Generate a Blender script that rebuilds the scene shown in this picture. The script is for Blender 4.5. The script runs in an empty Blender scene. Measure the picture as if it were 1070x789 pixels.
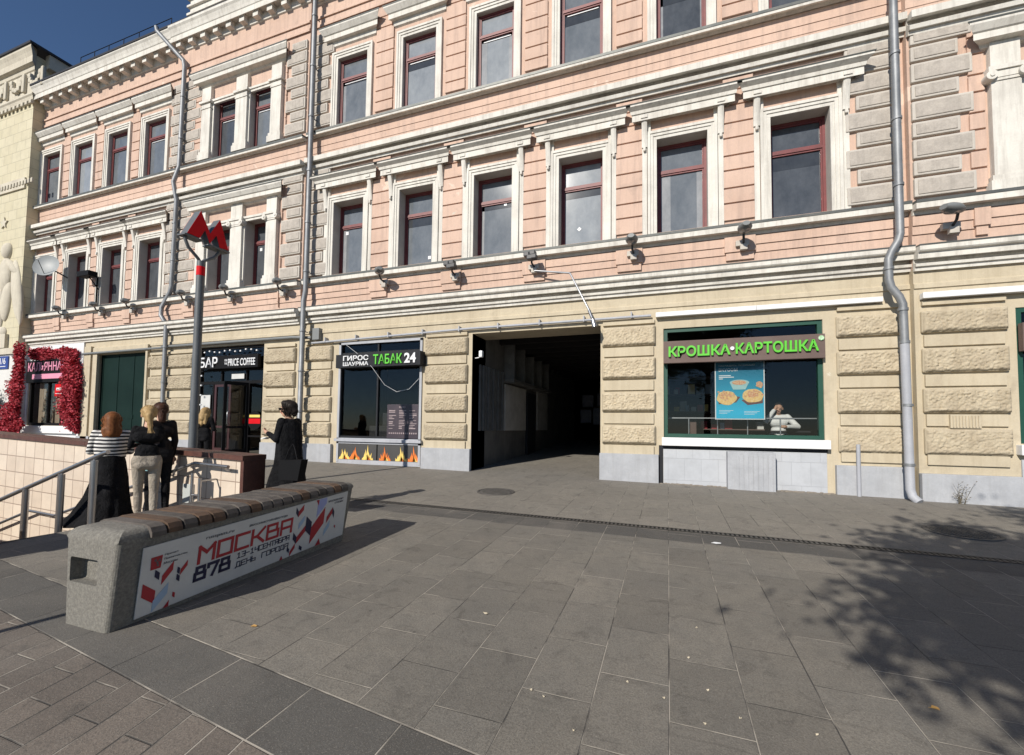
import bpy, bmesh, math, random
from mathutils import Vector, Matrix, noise
import numpy as np
random.seed(7)
C = bpy.context.scene.collection
RAD = math.radians
EYE = 1.6
D = 10.5                      # distance from the camera to the facade plane
def gz(x, y):                 # the square rises gently towards the building
    return .038*y - .0125*x
def zr(z, Y):                 # height read off the facade plane, for something standing proud of it
    return EYE + (z-EYE)*Y/D

# ------------------------------------------------------------------ materials
def nodes(name):
    m = bpy.data.materials.new(name); m.use_nodes = True
    nt = m.node_tree; b = nt.nodes['Principled BSDF']
    return m, nt, b
def N(nt, t, **kw):
    n = nt.nodes.new(t)
    for k, v in kw.items():
        if k.startswith('i_'):
            key = k[2:]
            key = int(key) if key.isdigit() else key.replace('_', ' ')
            n.inputs[key].default_value = v
        else: setattr(n, k, v)
    return n
def c4(c): return (c[0], c[1], c[2], 1)
def mixc(nt, fac, a, b, mode='MIX'):
    n = nt.nodes.new('ShaderNodeMix'); n.data_type = 'RGBA'; n.blend_type = mode
    for sock, v in ((0, fac), (6, a), (7, b)):
        if hasattr(v, 'is_output'): nt.links.new(v, n.inputs[sock])
        elif isinstance(v, (tuple, list)): n.inputs[sock].default_value = c4(v)
        else: n.inputs[sock].default_value = v
    return n.outputs[2]
def mth(nt, op, a, b=None, c=None):
    n = nt.nodes.new('ShaderNodeMath'); n.operation = op
    for i, v in enumerate((a, b, c)):
        if v is None: continue
        if hasattr(v, 'is_output'): nt.links.new(v, n.inputs[i])
        else: n.inputs[i].default_value = v
    return n.outputs[0]
def ramp(nt, v, lo, hi):
    n = nt.nodes.new('ShaderNodeMapRange'); n.inputs[1].default_value = lo; n.inputs[2].default_value = hi
    nt.links.new(v, n.inputs[0]); return n.outputs[0]
def tex(nt, scale, detail=5, rough=.6, vec=None, dist=0):
    n = N(nt, 'ShaderNodeTexNoise'); n.inputs['Scale'].default_value = scale
    n.inputs['Detail'].default_value = detail; n.inputs['Roughness'].default_value = rough
    n.inputs['Distortion'].default_value = dist
    if vec is not None: nt.links.new(vec, n.inputs['Vector'])
    return n.outputs[0]
def bump(nt, b, h, strength, dist=.01):
    n = N(nt, 'ShaderNodeBump'); n.inputs['Strength'].default_value = strength; n.inputs['Distance'].default_value = dist
    nt.links.new(h, n.inputs['Height']); nt.links.new(n.outputs[0], b.inputs['Normal'])
def surf(name, col, col2=None, scale=2.0, rough=.85, metal=0, bstr=.3, bscale=60, streak=.0, dirt=None, bd=.005, fine=.25):
    """weathered surface: two colours in large noise, fine grain, optional vertical rain streaks"""
    m, nt, b = nodes(name)
    pos = N(nt, 'ShaderNodeNewGeometry').outputs['Position']
    col2 = col2 or tuple(c*.82 for c in col)
    f = ramp(nt, tex(nt, scale, 6, .65, pos), .38, .66)
    c = mixc(nt, f, col, col2)
    g = ramp(nt, tex(nt, 35, 4, .7, pos), .3, .75)
    c = mixc(nt, mth(nt, 'MULTIPLY', g, fine), c, tuple(x*.6 for x in col2))
    if streak > 0:
        mp = N(nt, 'ShaderNodeMapping'); mp.inputs['Scale'].default_value = (5, 5, .35); nt.links.new(pos, mp.inputs[0])
        s = ramp(nt, tex(nt, 1.6, 6, .7, mp.outputs[0]), .48, .64)
        c = mixc(nt, mth(nt, 'MULTIPLY', s, streak), c, dirt or tuple(x*.45 for x in col))
    nt.links.new(c, b.inputs['Base Color'])
    b.inputs['Roughness'].default_value = rough; b.inputs['Metallic'].default_value = metal
    if bstr: bump(nt, b, tex(nt, bscale, 6, .7, pos), bstr, bd)
    return m
def flat(name, col, rough=.6, metal=0, bstr=0):
    return surf(name, col, tuple(c*.9 for c in col), 4, rough, metal, bstr, fine=.08)

M = {}
def matte(*names):
    for n in names: M[n].node_tree.nodes['Principled BSDF'].inputs['Specular IOR Level'].default_value = .12
M['pink'] = surf('pink_stucco', (.66,.475,.375), (.57,.40,.31), .8, .9, streak=.35, dirt=(.33,.24,.20), bstr=.35, bscale=40)
# flaked patches of paint on the pink stucco
def add_patches(m, col, lo, hi, scale):
    nt = m.node_tree; b = nt.nodes['Principled BSDF']
    src = b.inputs['Base Color'].links[0].from_socket
    pos = N(nt, 'ShaderNodeNewGeometry').outputs['Position']
    v = ramp(nt, tex(nt, scale, 8, .6, pos, .6), lo, hi)
    nt.links.new(mixc(nt, v, src, col), b.inputs['Base Color'])
def per_object(m, amt):
    nt = m.node_tree; b = nt.nodes['Principled BSDF']; src = b.inputs['Base Color'].links[0].from_socket
    oi = N(nt, 'ShaderNodeObjectInfo'); v = mth(nt, 'ADD', mth(nt, 'MULTIPLY', oi.outputs['Random'], amt), 1-amt*.6)
    h = N(nt, 'ShaderNodeHueSaturation'); nt.links.new(v, h.inputs['Value']); nt.links.new(src, h.inputs['Color']); nt.links.new(h.outputs[0], b.inputs['Base Color'])
add_patches(M['pink'], (.36,.27,.22), .58, .86, 2.4)
add_patches(M['pink'], (.58,.50,.41), .70, .712, 1.3)
add_patches(M['pink'], (.70,.53,.43), .66, .68, .55)
M['cream'] = surf('cream_stucco', (.56,.485,.355), (.48,.41,.295), 1.1, .9, streak=.30, dirt=(.34,.28,.19))
add_patches(M['cream'], (.34,.28,.20), .58, .84, 2.1)
add_patches(M['cream'], (.60,.55,.44), .69, .70, .9)
M['cream_rough'] = surf('cream_rock_face', (.53,.455,.33), (.42,.35,.25), 5, .95, streak=.35, dirt=(.33,.27,.18), bstr=.7, bscale=30, bd=.012)
M['white'] = surf('white_moulding', (.75,.72,.65), (.62,.59,.53), 1.5, .85, streak=.38, dirt=(.32,.29,.25))
M['stone'] = surf('grey_stone', (.52,.47,.41), (.40,.36,.315), 6, .95, streak=.25, bstr=.5, bscale=25, bd=.01, fine=.4)
M['reveal'] = surf('window_reveal', (.56,.52,.46), (.47,.43,.38), 2, .9)
M['plinth'] = surf('blue_grey_plinth', (.43,.44,.46), (.355,.365,.385), 3.5, .9, streak=.25, dirt=(.27,.27,.27), bstr=.4, bscale=20)
M['flash'] = surf('dark_flashing', (.09,.10,.095), (.15,.15,.14), 3, .5, .3)
M['redframe'] = surf('red_brown_frame', (.20,.045,.045), (.14,.035,.035), 4, .5)
M['zinc'] = surf('zinc_pipe', (.30,.31,.32), (.21,.22,.23), 3, .55, .4, streak=.3)
M['greypaint'] = surf('grey_paint', (.42,.43,.46), (.36,.37,.40), 2, .6, streak=.2)
M['black'] = flat('black_paint', (.008,.008,.009), .6)
M['dark'] = flat('dark_interior', (.03,.028,.027), .8)
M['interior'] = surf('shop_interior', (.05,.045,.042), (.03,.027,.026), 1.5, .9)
M['anth'] = flat('anthracite_metal', (.028,.029,.033), .55)
M['steel'] = flat('brushed_steel', (.42,.42,.43), .32, .9)
M['alu'] = flat('pale_aluminium', (.45,.46,.48), .4, .7)
M['green'] = flat('green_frame', (.008,.065,.042), .5)
M['dgreen'] = surf('dark_green_board', (.004,.016,.013), (.007,.022,.018), 1.2, .6)
M['brownboard'] = surf('brown_sign_board', (.17,.125,.11), (.14,.10,.09), 2, .6)
M['neon'] = flat('green_letters', (.11,.55,.035), .5)
M['white_p'] = flat('white_plastic', (.78,.78,.78), .45)
M['lamp'] = flat('grey_lamp_casing', (.20,.21,.21), .5)
M['lampdark'] = flat('dark_lamp_casing', (.05,.05,.052), .5)
M['red'] = flat('red_enamel', (.62,.008,.015), .6)
M['polegrey'] = surf('grey_pole_paint', (.13,.14,.15), (.10,.11,.115), 2, .5)
M['roof'] = flat('dark_roof_metal', (.05,.05,.055), .5, .3)
M['yellow'] = surf('yellow_limestone', (.58,.52,.36), (.50,.45,.31), 1.5, .9, streak=.2)
M['ycream'] = surf('pale_limestone', (.62,.57,.46), (.52,.47,.38), 2, .9, streak=.25)
M['coping'] = surf('red_brown_granite', (.13,.055,.04), (.085,.035,.028), 14, .45, bstr=.1, fine=.5)
M['concrete'] = surf('speckled_concrete', (.27,.255,.22), (.17,.16,.14), 60, .95, bstr=1.0, bscale=90, bd=.006, fine=.8)
M['slatA'] = surf('weathered_slat', (.115,.10,.088), (.07,.06,.052), 9, .9, bstr=.6, bscale=40)
M['slatB'] = surf('brown_slat', (.14,.082,.048), (.085,.055,.038), 9, .85, bstr=.6, bscale=40)
M['panel'] = flat('white_panel', (.60,.60,.58), .5)
M['navy'] = flat('navy_print', (.012,.013,.05), .5)
M['crimson'] = flat('crimson_print', (.36,.02,.03), .5)
M['paleblue'] = flat('pale_blue_print', (.33,.45,.60), .5)
M['lilac'] = flat('lilac_print', (.32,.36,.62), .5)
M['ink'] = flat('grey_ink', (.10,.10,.11), .6)
M['plaque'] = flat('blue_plaque', (.02,.05,.25), .4)
M['step'] = surf('granite_step', (.20,.185,.17), (.15,.14,.13), 4, .85, bstr=.3)
M['iron'] = surf('cast_iron', (.13,.12,.11), (.085,.08,.072), 9, .7, .2, bstr=.4)
M['bark'] = surf('bark', (.12,.09,.065), (.07,.055,.04), 8, .95, bstr=1, bscale=20, bd=.02)
M['leaf'] = flat('green_leaf', (.06,.11,.03), .6)
M['pinkprint'] = flat('pink_print', (.75,.30,.42), .5)
M['orange'] = flat('orange_flame', (.80,.20,.03), .5)
M['yelflame'] = flat('yellow_flame', (.85,.62,.16), .5)
M['flamebg'] = flat('dark_panel_print', (.07,.068,.065), .4)
M['maroon'] = flat('maroon_door', (.055,.018,.018), .35)
M['skin'] = flat('skin', (.52,.30,.20), .55)
M['redflower'] = surf('crimson_bloom', (.48,.010,.028), (.17,.004,.012), 12, .7)
M['bloomlight'] = flat('pink_red_bloom', (.60,.06,.09), .7)
M['whiteflower'] = flat('white_bloom', (.62,.60,.50), .7)

per_object(M['cream_rough'], .22); per_object(M['slatA'], .5); per_object(M['slatB'], .4); per_object(M['pink'], .07)
matte('red','dgreen','black','anth','dark','interior','brownboard','roof')
def glass(name, tint=(.9,.92,.9), refl=.0):
    m, nt, b = nodes(name)
    nt.nodes.remove(b)
    out = nt.nodes['Material Output']
    fr = N(nt, 'ShaderNodeFresnel'); fr.inputs['IOR'].default_value = 1.5
    tr = N(nt, 'ShaderNodeBsdfTransparent'); tr.inputs[0].default_value = c4(tint)
    gl = N(nt, 'ShaderNodeBsdfGlossy'); gl.inputs['Roughness'].default_value = .01
    mx = nt.nodes.new('ShaderNodeMixShader')
    nt.links.new(mth(nt, 'ADD', fr.outputs[0], refl), mx.inputs[0])
    nt.links.new(tr.outputs[0], mx.inputs[1]); nt.links.new(gl.outputs[0], mx.inputs[2])
    nt.links.new(mx.outputs[0], out.inputs[0])
    return m
M['glass'] = glass('shop_glass', (.80,.82,.81), .0)
def pane_mat(name, a, b_, rough=.08):
    m, nt, b = nodes(name)
    pos = N(nt, 'ShaderNodeNewGeometry').outputs['Position']
    mp = N(nt, 'ShaderNodeMapping'); mp.inputs['Scale'].default_value = (2, 2, 1.3); nt.links.new(pos, mp.inputs[0])
    f = ramp(nt, tex(nt, 1.2, 6, .7, mp.outputs[0]), .3, .7)
    nt.links.new(mixc(nt, f, a, b_), b.inputs['Base Color'])
    b.inputs['Roughness'].default_value = rough
    b.inputs['Specular IOR Level'].default_value = .7
    bump(nt, b, tex(nt, 1.1, 1, .5, pos), .05, .05)
    return m
M['paneA'] = pane_mat('dusty_pane', (.11,.125,.14), (.19,.205,.22))
M['paneB'] = pane_mat('pale_curtained_pane', (.20,.22,.24), (.32,.34,.355))
M['curtain'] = pane_mat('curtain_behind_glass', (.20,.21,.22), (.34,.345,.35), .12)
M['shade'] = pane_mat('painted_dark_reflection', (.03,.033,.038), (.06,.065,.07), .08)  # dark colour for the reflections painted onto the upper windows
M['paneC'] = pane_mat('dark_pane', (.05,.056,.063), (.10,.108,.118))

# --- paving: 0.40 x 0.62 m granite setts in a running bond, a dark drain course, a skewed dark band, small pavers
def paving():
    m, nt, b = nodes('granite_paving')
    pos = N(nt, 'ShaderNodeNewGeometry').outputs['Position']
    sp = N(nt, 'ShaderNodeSeparateXYZ'); nt.links.new(pos, sp.inputs[0])
    X, Y = sp.outputs[0], sp.outputs[1]
    def grid(U, V, w, l, joint, run=True, jl=None):
        col = mth(nt, 'FLOOR', mth(nt, 'DIVIDE', U, w))
        fu = mth(nt, 'SUBTRACT', mth(nt, 'DIVIDE', U, w), col)
        off = mth(nt, 'MULTIPLY', mth(nt, 'MODULO', mth(nt, 'ADD', col, 1000.0), 2.0), .5) if run else 0.0
        v = mth(nt, 'ADD', mth(nt, 'DIVIDE', V, l), off)
        row = mth(nt, 'FLOOR', v); fv = mth(nt, 'SUBTRACT', v, row)
        du = mth(nt, 'MULTIPLY', mth(nt, 'MINIMUM', fu, mth(nt, 'SUBTRACT', 1.0, fu)), w)
        dv = mth(nt, 'MULTIPLY', mth(nt, 'MINIMUM', fv, mth(nt, 'SUBTRACT', 1.0, fv)), l)
        d = mth(nt, 'MINIMUM', du, dv)
        jn = ramp(nt, d, joint, joint*.45)
        cb = N(nt, 'ShaderNodeCombineXYZ'); nt.links.new(col, cb.inputs[0]); nt.links.new(row, cb.inputs[1])
        wn = N(nt, 'ShaderNodeTexWhiteNoise'); wn.noise_dimensions = '2D'; nt.links.new(cb.outputs[0], wn.inputs['Vector'])
        return jn, wn.outputs['Value']
    big_j, big_r = grid(X, mth(nt, 'SUBTRACT', Y, 2.49), .40, .62, .0045)
    small_j, small_r = grid(mth(nt, 'ADD', X, mth(nt, 'MULTIPLY', Y, .2)), Y, .2, .42, .006)
    V = mth(nt, 'ADD', Y, mth(nt, 'MULTIPLY', X, .115))
    band_j, band_r = grid(V, X, 9.0, .64, .006, False)
    n1 = tex(nt, 1.1, 6, .65, pos); n2 = tex(nt, 9, 6, .75, pos); n3 = tex(nt, 90, 3, .7, pos)
    blotch = tex(nt, 4.5, 7, .7, pos, 1.0)
    warm, cool = (.262,.238,.198), (.200,.188,.165)
    big = mixc(nt, ramp(nt, n1, .35, .65), warm, cool)
    big = mixc(nt, mth(nt, 'MULTIPLY', big_r, .55), big, (.128,.118,.102))
    big = mixc(nt, mth(nt, 'MULTIPLY', ramp(nt, Y, 6.34, 6.36), .45), big, (.30,.275,.235))
    small = mixc(nt, ramp(nt, small_r, 0, 1), (.21,.175,.145), (.145,.122,.103))
    dk = mixc(nt, ramp(nt, band_r, 0, 1), (.090,.086,.078), (.125,.120,.110))
    # which paving applies where
    def step_(v, e, w=.006): return ramp(nt, v, e-w, e+w)
    s = mixc(nt, step_(V, 1.42), small, dk)
    s = mixc(nt, step_(V, 1.85), s, big)
    inb = mth(nt, 'MULTIPLY', step_(Y, 5.88), mth(nt, 'SUBTRACT', 1.0, step_(Y, 6.34)))
    s = mixc(nt, inb, s, (.085,.082,.078))
    c = s
    jm = N(nt, 'ShaderNodeMix'); jm.data_type = 'FLOAT'
    nt.links.new(step_(V, 1.42), jm.inputs[0]); nt.links.new(small_j, jm.inputs[2]); nt.links.new(band_j, jm.inputs[3])
    jm2 = N(nt, 'ShaderNodeMix'); jm2.data_type = 'FLOAT'
    nt.links.new(step_(V, 1.85), jm2.inputs[0]); nt.links.new(jm.outputs[0], jm2.inputs[2]); nt.links.new(big_j, jm2.inputs[3])
    edge = mth(nt, 'MAXIMUM', ramp(nt, mth(nt, 'ABSOLUTE', mth(nt, 'SUBTRACT', V, 1.42)), .007, .003),
                              ramp(nt, mth(nt, 'ABSOLUTE', mth(nt, 'SUBTRACT', V, 1.85)), .007, .003))
    J = mth(nt, 'MAXIMUM', jm2.outputs[0], edge)
    # wear and dirt
    c = mixc(nt, mth(nt, 'MULTIPLY', ramp(nt, n2, .42, .72), .30), c, (.09,.082,.074))
    c = mixc(nt, mth(nt, 'MULTIPLY', ramp(nt, blotch, .56, .70), .6), c, (.075,.068,.060))
    c = mixc(nt, mth(nt, 'MULTIPLY', ramp(nt, tex(nt, .5, 5, .7, pos, .8), .5, .68), .35), c, (.24,.215,.185))
    mps = N(nt, 'ShaderNodeMapping'); mps.inputs['Scale'].default_value = (.5, 5, 1); mps.inputs['Rotation'].default_value = (0, 0, .5); nt.links.new(pos, mps.inputs[0])
    c = mixc(nt, mth(nt, 'MULTIPLY', ramp(nt, tex(nt, 2.2, 6, .75, mps.outputs[0], .4), .58, .70), .5), c, (.07,.064,.057))
    c = mixc(nt, mth(nt, 'MULTIPLY', ramp(nt, n3, .42, .66), .55), c, (.080,.074,.064))
    c = mixc(nt, mth(nt, 'MULTIPLY', ramp(nt, tex(nt, 160, 2, .6, pos), .58, .72), .5), c, (.36,.33,.28))
    vo = N(nt, 'ShaderNodeTexVoronoi'); vo.inputs['Scale'].default_value = 3.1; nt.links.new(pos, vo.inputs['Vector'])
    gum = ramp(nt, vo.outputs['Distance'], .045, .035)
    c = mixc(nt, mth(nt, 'MULTIPLY', gum, .5), c, (.06,.056,.052))
    # joints: patchy, pale sand in some stretches and dark in others
    jc = mixc(nt, ramp(nt, tex(nt, 2.3, 3, .6, pos), .42, .58), (.08,.075,.068), (.42,.38,.32))
    jf = mth(nt, 'MULTIPLY', J, ramp(nt, tex(nt, 1.3, 4, .7, pos), .26, .44))
    c = mixc(nt, mth(nt, 'ADD', mth(nt, 'MULTIPLY', jf, .75), mth(nt, 'MULTIPLY', J, .2)), c, jc)
    nt.links.new(c, b.inputs['Base Color'])
    b.inputs['Roughness'].default_value = .86; b.inputs['Specular IOR Level'].default_value = .35
    h = mth(nt, 'SUBTRACT', mth(nt, 'ADD', mth(nt, 'MULTIPLY', n3, .35), mth(nt, 'MULTIPLY', n2, .4)), mth(nt, 'MULTIPLY', J, .8))
    h = mth(nt, 'ADD', h, mth(nt, 'MULTIPLY', big_r, .5))
    bump(nt, b, h, .8, .008)
    return m
M['paving'] = paving()
def tilemat(name, c1, c2, mortar, w, h, off=0, axis='XZ', slope=0, msize=.012, freq=2):
    m, nt, b = nodes(name)
    pos = N(nt, 'ShaderNodeNewGeometry').outputs['Position']
    sp = N(nt, 'ShaderNodeSeparateXYZ'); nt.links.new(pos, sp.inputs[0])
    cb = N(nt, 'ShaderNodeCombineXYZ')
    nt.links.new(sp.outputs['XYZ'.index(axis[0])], cb.inputs[0])
    v = mth(nt, 'ADD', sp.outputs['XYZ'.index(axis[1])], mth(nt, 'MULTIPLY', sp.outputs[0], slope))
    nt.links.new(v, cb.inputs[1])
    br = N(nt, 'ShaderNodeTexBrick'); nt.links.new(cb.outputs[0], br.inputs['Vector'])
    br.offset = off; br.offset_frequency = freq; br.squash = 1
    br.inputs['Color1'].default_value = c4(c1); br.inputs['Color2'].default_value = c4(c2); br.inputs['Mortar'].default_value = c4(mortar)
    br.inputs['Scale'].default_value = 1; br.inputs['Brick Width'].default_value = w; br.inputs['Row Height'].default_value = h
    br.inputs['Mortar Size'].default_value = msize; br.inputs['Mortar Smooth'].default_value = .1; br.inputs['Bias'].default_value = 0
    g = ramp(nt, tex(nt, 3, 6, .7, pos), .45, .8)
    c = mixc(nt, mth(nt, 'MULTIPLY', g, .4), br.outputs[0], tuple(x*.6 for x in c1))
    nt.links.new(c, b.inputs['Base Color']); b.inputs['Roughness'].default_value = .6
    bump(nt, b, mth(nt, 'SUBTRACT', mth(nt, 'MULTIPLY', tex(nt, 40, 4, .6, pos), .2), br.outputs[1]), .6, .006)
    return m
M['walltile'] = tilemat('cream_wall_tile', (.60,.50,.40), (.68,.58,.47), (.30,.22,.17), .29, .29, slope=.034, msize=.007)
M['ybrick'] = tilemat('yellow_block_wall', (.56,.50,.34), (.60,.54,.38), (.40,.36,.25), .62, .42, off=.5, msize=.010)
M['whitetile'] = tilemat('painted_tile', (.43,.445,.47), (.46,.475,.50), (.37,.38,.40), .34, .48, off=.5, msize=.003)

# ------------------------------------------------------------------ mesh helpers
class MB:
    def __init__(s): s.v = []; s.f = []; s.m = []; s.sm = []
    def quad(s, pts, mi=0, sm=False):
        n = len(s.v); s.v += [tuple(p) for p in pts]; s.f.append(tuple(range(n, n+len(pts)))); s.m.append(mi); s.sm.append(sm)
    def box(s, x0, x1, y0, y1, z0, z1, mi=0):
        n = len(s.v)
        s.v += [(x0,y0,z0),(x1,y0,z0),(x1,y1,z0),(x0,y1,z0),(x0,y0,z1),(x1,y0,z1),(x1,y1,z1),(x0,y1,z1)]
        for f in ((0,3,2,1),(4,5,6,7),(0,1,5,4),(1,2,6,5),(2,3,7,6),(3,0,4,7)):
            s.f.append(tuple(n+i for i in f)); s.m.append(mi); s.sm.append(False)
        return s
    def bbox(s, x0, x1, y0, y1, z0, z1, bv=.01, mi=0, mat=None):
        """bevelled box"""
        bm = bmesh.new(); bmesh.ops.create_cube(bm, size=1)
        for v in bm.verts:
            v.co = Vector((x0+(v.co.x+.5)*(x1-x0), y0+(v.co.y+.5)*(y1-y0), z0+(v.co.z+.5)*(z1-z0)))
        bmesh.ops.bevel(bm, geom=bm.edges[:], offset=bv, segments=2, profile=.6, affect='EDGES')
        s.addbm(bm, mi, mat); return s
    def addbm(s, bm, mi=0, mat=None, sm=False):
        n = len(s.v); bm.verts.index_update()
        for v in bm.verts: s.v.append(tuple(mat @ v.co if mat else v.co))
        for f in bm.faces: s.f.append(tuple(n+v.index for v in f.verts)); s.m.append(mi); s.sm.append(sm)
        bm.free()
    def grid(s, rows, mi=0, sm=True, closed=False):
        n = len(s.v); R_ = len(rows); K = len(rows[0])
        for r in rows: s.v += [tuple(p) for p in r]
        for i in range(R_-1):
            for j in range(K if closed else K-1):
                a = n+i*K+j; b = n+i*K+(j+1) % K
                s.f.append((a, b, b+K, a+K)); s.m.append(mi); s.sm.append(sm)
    def tube(s, pts, r, n=10, mi=0, caps=True, sm=True):
        pts = [Vector(p) for p in pts]; rows = []
        rs = r if isinstance(r, (list, tuple)) else [r]*len(pts)
        prev = None
        for i, p in enumerate(pts):
            if i == 0: t = pts[1]-p
            elif i == len(pts)-1: t = p-pts[i-1]
            else: t = (pts[i+1]-p).normalized()+(p-pts[i-1]).normalized()
            t.normalize()
            if prev is None:
                a = Vector((0,0,1)) if abs(t.z) < .9 else Vector((1,0,0)); u = t.cross(a).normalized()
            else:
                u = (prev-t*prev.dot(t)).normalized()
            prev = u; w = t.cross(u)
            rows.append([p+(u*math.cos(k*2*math.pi/n)+w*math.sin(k*2*math.pi/n))*rs[i] for k in range(n)])
        s.grid(rows, mi, sm, True)
        if caps: s.quad(rows[0][::-1], mi); s.quad(rows[-1], mi)
        return s
    def cyl(s, p0, p1, r0, r1=None, n=16, mi=0): return s.tube([p0, p1], [r0, r1 if r1 is not None else r0], n, mi)
    def poly(s, pts, depth, mi=0):
        """closed 3-D polygon given thickness along vector depth"""
        n = len(pts); d = Vector(depth); a = [Vector(p) for p in pts]; b = [p+d for p in a]
        s.quad(a, mi); s.quad(b[::-1], mi)
        for i in range(n): s.quad([a[i], b[i], b[(i+1) % n], a[(i+1) % n]], mi)
    def profile(s, x0, x1, Yp, prof, mi=0, mitre=False, comp=True):
        """extrude a moulding profile [(out, z)] along X on the wall plane Yp"""
        P = []
        for o, z in prof:
            zz = zr(z, Yp-o) if comp else z
            P.append((o, zz))
        if comp and prof[-1][0] == 0 and prof[-2][0] > .1: P[-1] = (0, P[-2][1]+.12*P[-2][0])
        if comp and prof[0][0] == 0 and prof[1][0] > .15 and prof[0][1] > prof[1][1]-.02: P[0] = (0, P[1][1]+.12*P[1][0])
        L = [(x0-(o if mitre else 0), Yp-o, z) for o, z in P]; Rr = [(x1+(o if mitre else 0), Yp-o, z) for o, z in P]
        for i in range(len(P)-1): s.quad([L[i], Rr[i], Rr[i+1], L[i+1]][::1], mi)
        if mitre:
            for side, x in ((L, x0), (Rr, x1)):
                for i in range(len(P)-1):
                    q = [side[i], side[i+1], (x, Yp, side[i+1][2]), (x, Yp, side[i][2])]
                    s.quad(q if side is L else q[::-1], mi)
        else:
            s.quad(L, mi); s.quad(Rr[::-1], mi)
    def wall(s, x0, x1, z0, z1, holes, Y, depth=.25, mi=0, rmi=0):
        xs = sorted({x0, x1}|{h[0] for h in holes}|{h[1] for h in holes}); zs = sorted({z0, z1}|{h[2] for h in holes}|{h[3] for h in holes})
        xs = [x for x in xs if x0 <= x <= x1]; zs = [z for z in zs if z0 <= z <= z1]
        for i in range(len(xs)-1):
            for j in range(len(zs)-1):
                cx, cz = (xs[i]+xs[i+1])/2, (zs[j]+zs[j+1])/2
                if any(h[0] < cx < h[1] and h[2] < cz < h[3] for h in holes): continue
                s.quad([(xs[i],Y,zs[j]),(xs[i+1],Y,zs[j]),(xs[i+1],Y,zs[j+1]),(xs[i],Y,zs[j+1])], mi)
        for h in holes:
            a, b, c, d = h[:4]; Y2 = Y+(h[4] if len(h) > 4 else depth)
            s.quad([(a,Y,c),(a,Y2,c),(b,Y2,c),(b,Y,c)], rmi); s.quad([(a,Y,d),(b,Y,d),(b,Y2,d),(a,Y2,d)], rmi)
            s.quad([(a,Y,c),(a,Y,d),(a,Y2,d),(a,Y2,c)], rmi); s.quad([(b,Y,c),(b,Y2,c),(b,Y2,d),(b,Y,d)], rmi)
    def build(s, name, mats, parent=None, kind=None, bevel=0):
        me = bpy.data.meshes.new(name); me.from_pydata(s.v, [], s.f)
        mats = mats if isinstance(mats, (list, tuple)) else [mats]
        for m in mats: me.materials.append(M[m] if isinstance(m, str) else m)
        me.polygons.foreach_set('material_index', s.m); me.polygons.foreach_set('use_smooth', s.sm)
        me.update()
        o = bpy.data.objects.new(name, me); C.objects.link(o)
        if parent: o.parent = parent
        if kind: o['kind'] = kind
        if bevel:
            md = o.modifiers.new('Bevel', 'BEVEL'); md.width = bevel; md.segments = 2; md.limit_method = 'ANGLE'
        return o
def tag(o, label=None, cat=None, group=None):
    if label: o['label'] = label
    if cat: o['category'] = cat
    if group: o['group'] = group
    return o
def thing(name, label, cat, loc=(0,0,0), group=None):
    o = bpy.data.objects.new(name, None); o.empty_display_size = .2; C.objects.link(o); o.location = loc
    return tag(o, label, cat, group)
class T:
    """a thing whose parts are built in world coordinates"""
    def __init__(s, name, label, cat, loc=(0,0,0), group=None):
        s.o = thing(name, label, cat, loc, group); s.loc = Vector(loc)
    def part(s, mb, name, mats, parent=None, **k):
        o = mb.build(name, mats, parent or s.o, **k)
        if parent is None: o.location = -s.loc
        return o
def wn(a): return noise.noise(Vector(a))
def rock(mb, x0, x1, z0, z1, Y, out=.06, amp=.045, res=.03, mi=0):
    nx = max(4, int((x1-x0)/res)); nz = max(4, int((z1-z0)/res)); rows = []
    for j in range(nz+1):
        r = []
        for i in range(nx+1):
            x = x0+(x1-x0)*i/nx; z = z0+(z1-z0)*j/nz
            e = min(x-x0, x1-x, z-z0, z1-z)
            k = min(1, e/.035)
            h = out*.55*min(1, e/.02)+k*(out*.45+amp*(wn((x*7, 3.1, z*8))*.35+wn((x*27, 7, z*33))*.8+wn((x*55, 1, z*62))*.75))
            if i in (0, nx) or j in (0, nz): h = 0
            r.append((x, Y-max(h, 0), z))
        rows.append(r)
    mb.grid(rows, mi, True)

bfont = None
def text_mesh(s, width, height, depth=.0, bold=0.0, spacing=1.0):
    cu = bpy.data.curves.new('txt', 'FONT'); cu.body = s; cu.size = 1; cu.extrude = .05; cu.offset = bold; cu.resolution_u = 4
    cu.space_character = spacing
    o = bpy.data.objects.new('txt', cu); C.objects.link(o)
    bpy.context.view_layer.update()
    me = bpy.data.meshes.new_from_object(o.evaluated_get(bpy.context.evaluated_depsgraph_get()))
    bpy.data.objects.remove(o); bpy.data.curves.remove(cu)
    n = len(me.vertices); co = np.empty(n*3); me.vertices.foreach_get('co', co); co = co.reshape(-1, 3)
    lo, hi = co.min(0), co.max(0); sp = hi-lo
    co[:, 0] = (co[:, 0]-lo[0])/sp[0]*width; co[:, 1] = (co[:, 1]-lo[1])/sp[1]*height; co[:, 2] = (co[:, 2]-lo[2])/sp[2]*depth
    vs = co.tolist(); fs = [tuple(p.vertices) for p in me.polygons]
    bpy.data.meshes.remove(me)
    return vs, fs
def add_text(mb, s, width, height, depth, origin, xd, yd, bold=.0, mi=0, spacing=1.0):
    vs, fs = text_mesh(s, width, height, depth, bold, spacing)
    xd = Vector(xd).normalized(); yd = Vector(yd).normalized(); nd = xd.cross(yd); O = Vector(origin); n = len(mb.v)
    for v in vs: mb.v.append(tuple(O+xd*v[0]+yd*v[1]+nd*v[2]))
    for f in fs: mb.f.append(tuple(n+i for i in f)); mb.m.append(mi); mb.sm.append(False)
XD, ZD = (1,0,0), (0,0,1)

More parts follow.
